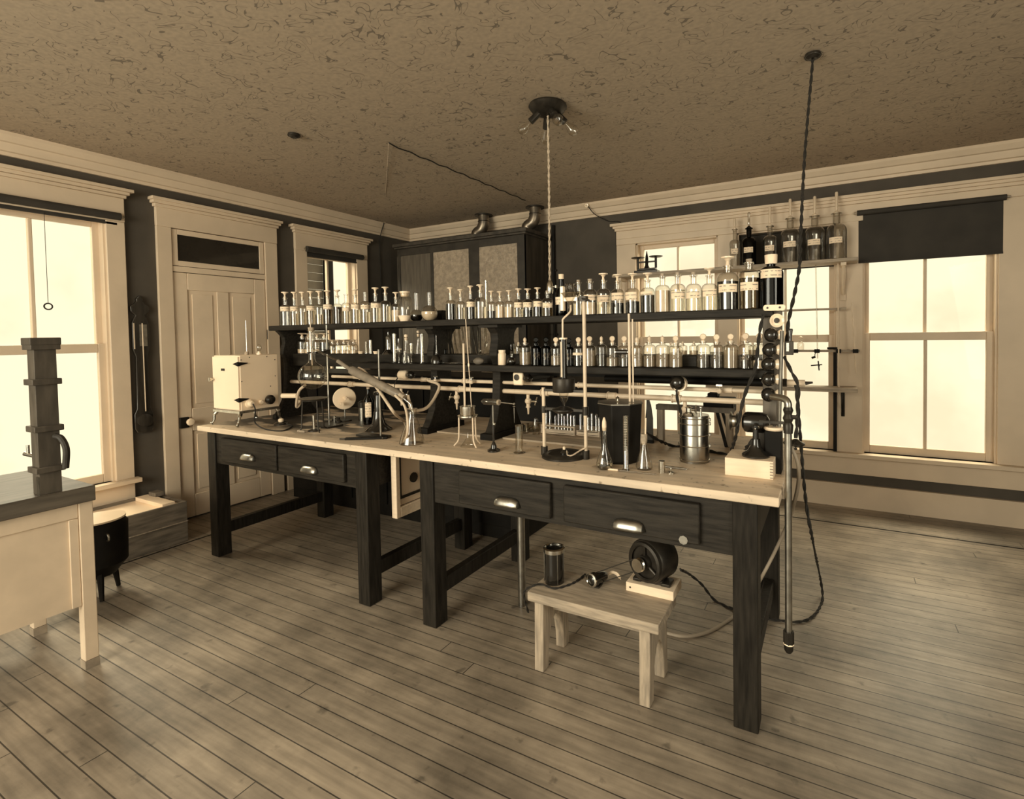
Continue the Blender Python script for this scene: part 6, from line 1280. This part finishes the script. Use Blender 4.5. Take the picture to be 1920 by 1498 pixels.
for y in (650, 716, 803, 878):
    z = PY(90, y, uy).z-TZ
    if z < Hc-.02 and z > .03: obj('collar', G().box((-hw-.012, -hw-.012, z-.013), (hw+.012, hw+.012, z+.013)), M_COL, up_, bevel=.003)
obj('collar', G().box((-hw-.014, -hw-.014, Hc-.02), (hw+.014, hw+.014, Hc+.012)), M_COL, up_, bevel=.003)
z1_, z2_ = PY(108, 822, uy).z-TZ, PY(115, 885, uy).z-TZ
obj('curved_handle', G().tube(smoothpath([(hw, .02, z1_), (hw+.03, .03, z1_-.01), (hw+.045, .04, z1_-.06), (hw+.03, .04, max(z2_, .02))], 6), .012, 10), M_RUBBER, up_)
obj('side_tap', G().cyl((-hw, -.02, .16), (-hw-.06, -.04, .17), .009).cyl((-hw-.04, -.035, .17), (-hw-.04, -.035, .21), .006), M_BRASS, up_)
obj('strap_hinge', G().box((hw-.02, -hw-.004, .0), (hw, -hw-.0005, .08)), M_STEEL, up_)
# crate under the window
cr_ = thing('wooden_crate', 'long low wooden crate on the floor beneath the large left window', 'crate', (-4.515, 1.46, 0)); cw, cl, chh = .235, .57, .30
obj('crate_side', G().box((cw-.02, -cl, 0), (cw, cl, chh)), M_CRATE, cr_, bevel=.003); obj('crate_side', G().box((-cw, -cl, 0), (-cw+.02, cl, chh)), M_CRATE, cr_)
obj('crate_end', G().box((-cw+.021, cl-.02, 0), (cw-.021, cl, chh)), M_CRATE, cr_); obj('crate_end', G().box((-cw+.021, -cl, 0), (cw-.021, -cl+.02, chh)), M_CRATE, cr_)
obj('crate_lid', G().box((-cw+.021, -cl+.021, chh-.04), (cw-.021, cl-.021, chh-.02)), M_WHITE, cr_)
obj('lid_handle', G().tube(smoothpath([(.05, -.12, chh-.02), (.05, -.11, chh+.01), (.05, -.03, chh+.01), (.05, -.02, chh-.02)], 4), .004, 8), M_STEEL, cr_)
obj('side_batten', G().box((cw+.0005, -cl, chh*.5), (cw+.006, cl, chh*.52)), M_PALEWOOD, cr_)
t = thing('pale_board', 'short pale board lying across the far end of the crate', 'board', (-4.52, 1.93, .2805)); obj('board_plank', G().box((-.2, -.04, 0), (.2, .04, .03)), M_WHITEWOOD, t, bevel=.002)
t = thing('small_carton', 'tiny brown box behind the crate against the dark wall', 'box', (-4.62, 1.985, .3105)); obj('carton_body', G().box((-.05, -.03, 0), (.05, .03, .03)), M_MIDWOOD, t, bevel=.002)
# iron pot
q = PZ(192, 1128, 0)
ip = thing('iron_pot', 'black iron pot with white lid half hidden by the cream table leg', 'pot', (q.x-.11, q.y+.02, 0)); zt = PY(158, 962, q.y+.02).z
obj('pot_body', G().lathe([(0, .12), (.09, .13), (.145, .2), (.15, zt-.05), (.13, zt-.02), (0, zt-.02)], n=30), M_MATT, ip)
obj('pot_lid', G().lathe([(0, zt-.0195), (.14, zt-.0195), (.14, zt-.01), (.03, zt+.005), (0, zt+.005)], n=30), M_WHITE, ip)
for a_ in (-.2, 1.9, 4.0): obj('leg', G().tube([(.09*math.cos(a_), .09*math.sin(a_), .2), (.12*math.cos(a_), .12*math.sin(a_), .005)], [.02, .011], 8), M_MATT, ip)
obj('pot_handle', G().torus((.15, -.0, zt-.10), .02, .006, axis=(0, 1, 0)), M_STEEL, ip)
# barometer
z1b, z0b = 1.86, .785; q = PX(266, 690, XL+.03)
bm = thing('barometer', 'carved dark wooden stick barometer on the wall between window and door', 'barometer', (XL+.001, 1.99, z0b)); H = z1b-z0b
hp = [(.0, 0), (.045, .005), (.062, .04), (.062, .15), (.045, .19), (.042, .30), (.038, .60), (.05, .64), (.055, .66), (.055, .86), (.045, .89), (.03, .92), (.06, .95), (.062, .99), (.035, 1.01), (.02, 1.03), (.022, 1.05), (0, H)]
poly = [(-a_, z) for a_, z in reversed(hp)]+[(a_, z) for a_, z in hp]
obj('carved_case', G().prism(poly, 0, .03, 'yz'), M_BLACK if False else mat('dark_polished_wood', .03, .25, noise=.3, nscale=6, stretch=(8, 8, 1)), bm, bevel=.004)
obj('mercury_tube', G().cyl((.036, .008, .17), (.034, .008, .86), .004, n=8), M_PIPE, bm)
obj('scale_plate', G().box((.0302, -.012, .68), (.034, .038, .85)), M_STEEL, bm); obj('glass_side', G().box((.0302, -.05, .66), (.034, -.043, .86)), M_PIPE, bm)
obj('cistern_cover', G().lathe([(0, 0), (.05, 0), (.05, .02), (0, .03)], (.03, 0, .10), 22, (1, 0, 0)), MATS['dark_polished_wood'], bm)

# ================================================================ CEILING
cp = PZ(1027, 197, ZC); cx_, cy_ = cp.x, cp.y
cl = thing('ceiling_light', 'dark round ceiling fitting with four bare clear bulbs', 'ceiling light', (cx_, cy_, ZC))
obj('canopy', G().lathe([(0, -.001), (.11, -.001), (.115, -.012), (.095, -.04), (.05, -.058), (.02, -.062), (0, -.062)], n=32), M_IRON, cl)
for a_ in (3.7, 5.6, .6, 2.2):
    dv = Vector((math.cos(a_), math.sin(a_), -1.0)).normalized(); s0 = Vector((math.cos(a_)*.05, math.sin(a_)*.05, -.045))
    sk = obj('lamp_holder', G().cyl(s0, s0+dv*.075, .018, .021, n=16), M_IRON, cl)
    obj('clear_bulb', G().lathe([(.011, 0), (.014, .015), (.030, .05), (.033, .066), (.026, .085), (.01, .096), (0, .098)], s0+dv*.0755, 18, dv), M_GLASS, sk)
ks = PY(1031, 535, cy_)
cord('twisted_cable', [Vector((cx_, cy_-.0, ZC-.063)), Vector((cx_, cy_, 2.4)), Vector((cx_-.003, cy_, 2.1)), Vector((ks.x, cy_, ks.z+.03))], 'long pale twisted cord hanging from the ceiling light to the shelf', r=.0045, m=M_ROPE, turns=70)
t = thing('key_socket', 'small key socket lamp holder at the end of the long pale cord', 'socket', (ks.x, cy_, ks.z)); obj('socket_shell', G().lathe([(0, .03), (.008, .028), (.018, .01), (.02, -.03), (.017, -.05), (0, -.05)], n=18), M_BRASS, t); obj('socket_key', G().cyl((.018, 0, -.01), (.04, 0, -.01), .004).box((.04, -.008, -.018), (.044, .008, -.002)), M_BRASS, t)
for (x, y), lab in (((551, 251), 'small dark rosette on the ceiling above the door'), ((1524, 101), 'small dark rosette on the ceiling that holds the braided cord')):
    q = PZ(x, y, ZC); t = thing('ceiling_rosette', lab, 'rosette', (q.x, q.y, ZC)); obj('rosette_base', G().lathe([(0, -.001), (.036, -.001), (.036, -.012), (.02, -.026), (0, -.028)], n=22), M_IRON, t); obj('rosette_ring', G().torus((0, 0, -.012), .036, .004, m=6), M_IRON, t)
kn = []
for (x, y), lab in (((720, 414), 'white porcelain wire knob on the cornice above the narrow window'), ((1101, 385), 'white porcelain wire knob on the back cornice right of the ducts')):
    q = PX(x, y, XL+.11) if x < 800 else PY(x, y, YB-.11); t = thing('porcelain_knob', lab, 'insulator', q); axx = (1, 0, -.3) if x < 800 else (0, -1, -.3)
    obj('knob_body', G().lathe([(0, -.02), (.018, -.02), (.02, -.008), (.012, 0), (.02, .008), (.02, .02), (0, .024)], (0, 0, 0), 18, axx), M_PORC, t); obj('knob_nail', G().cyl((0, 0, 0), Vector(axx)*.032, .003), M_IRON, t); kn.append(q)
A = PZ(729, 264, ZC); A.z = ZC-.02
tag(obj('bell_wire', G().tube([A, kn[0]+Vector((.02, -.02, 0))], .003, 6), M_ROPE), 'thin pale wire from the ceiling to the left porcelain knob', 'wire')
B_ = PZ(985, 372, ZC); pts = []
for i in range(25): q = A.lerp(Vector((B_.x, B_.y, ZC-.02)), i/24); pts.append(q+Vector((0, .012*math.sin(i*1.7), .006*math.cos(i*2.3))))
tag(obj('ceiling_wire', G().tube(pts, .005, 6), M_CORD), 'dark wavy wire running along the ceiling to the vent ducts', 'wire')
tag(obj('wall_wire', G().tube(smoothpath([kn[0]+Vector((.0, 0, -.02)), Vector((XL+.02, kn[0].y+.01, 2.65)), Vector((XL+.012, kn[0].y+.02, 2.2)), Vector((XL+.012, kn[0].y+.02, 1.2))], 4), .005, 6), M_CORD), 'dark wire running down the left wall from the porcelain knob', 'wire')
tag(obj('wall_wire', G().tube(smoothpath([kn[1]+Vector((.01, -.01, -.01)), kn[1]+Vector((.08, .02, -.10)), kn[1]+Vector((.2, .09, -.17)), kn[1]+Vector((.34, .10, -.22)), kn[1]+Vector((.36, .10, -.6)), kn[1]+Vector((.36, .10, -1.6))], 5), .005, 6), M_CORD), 'dark wire drooping from the back cornice knob down the dark wall', 'wire')
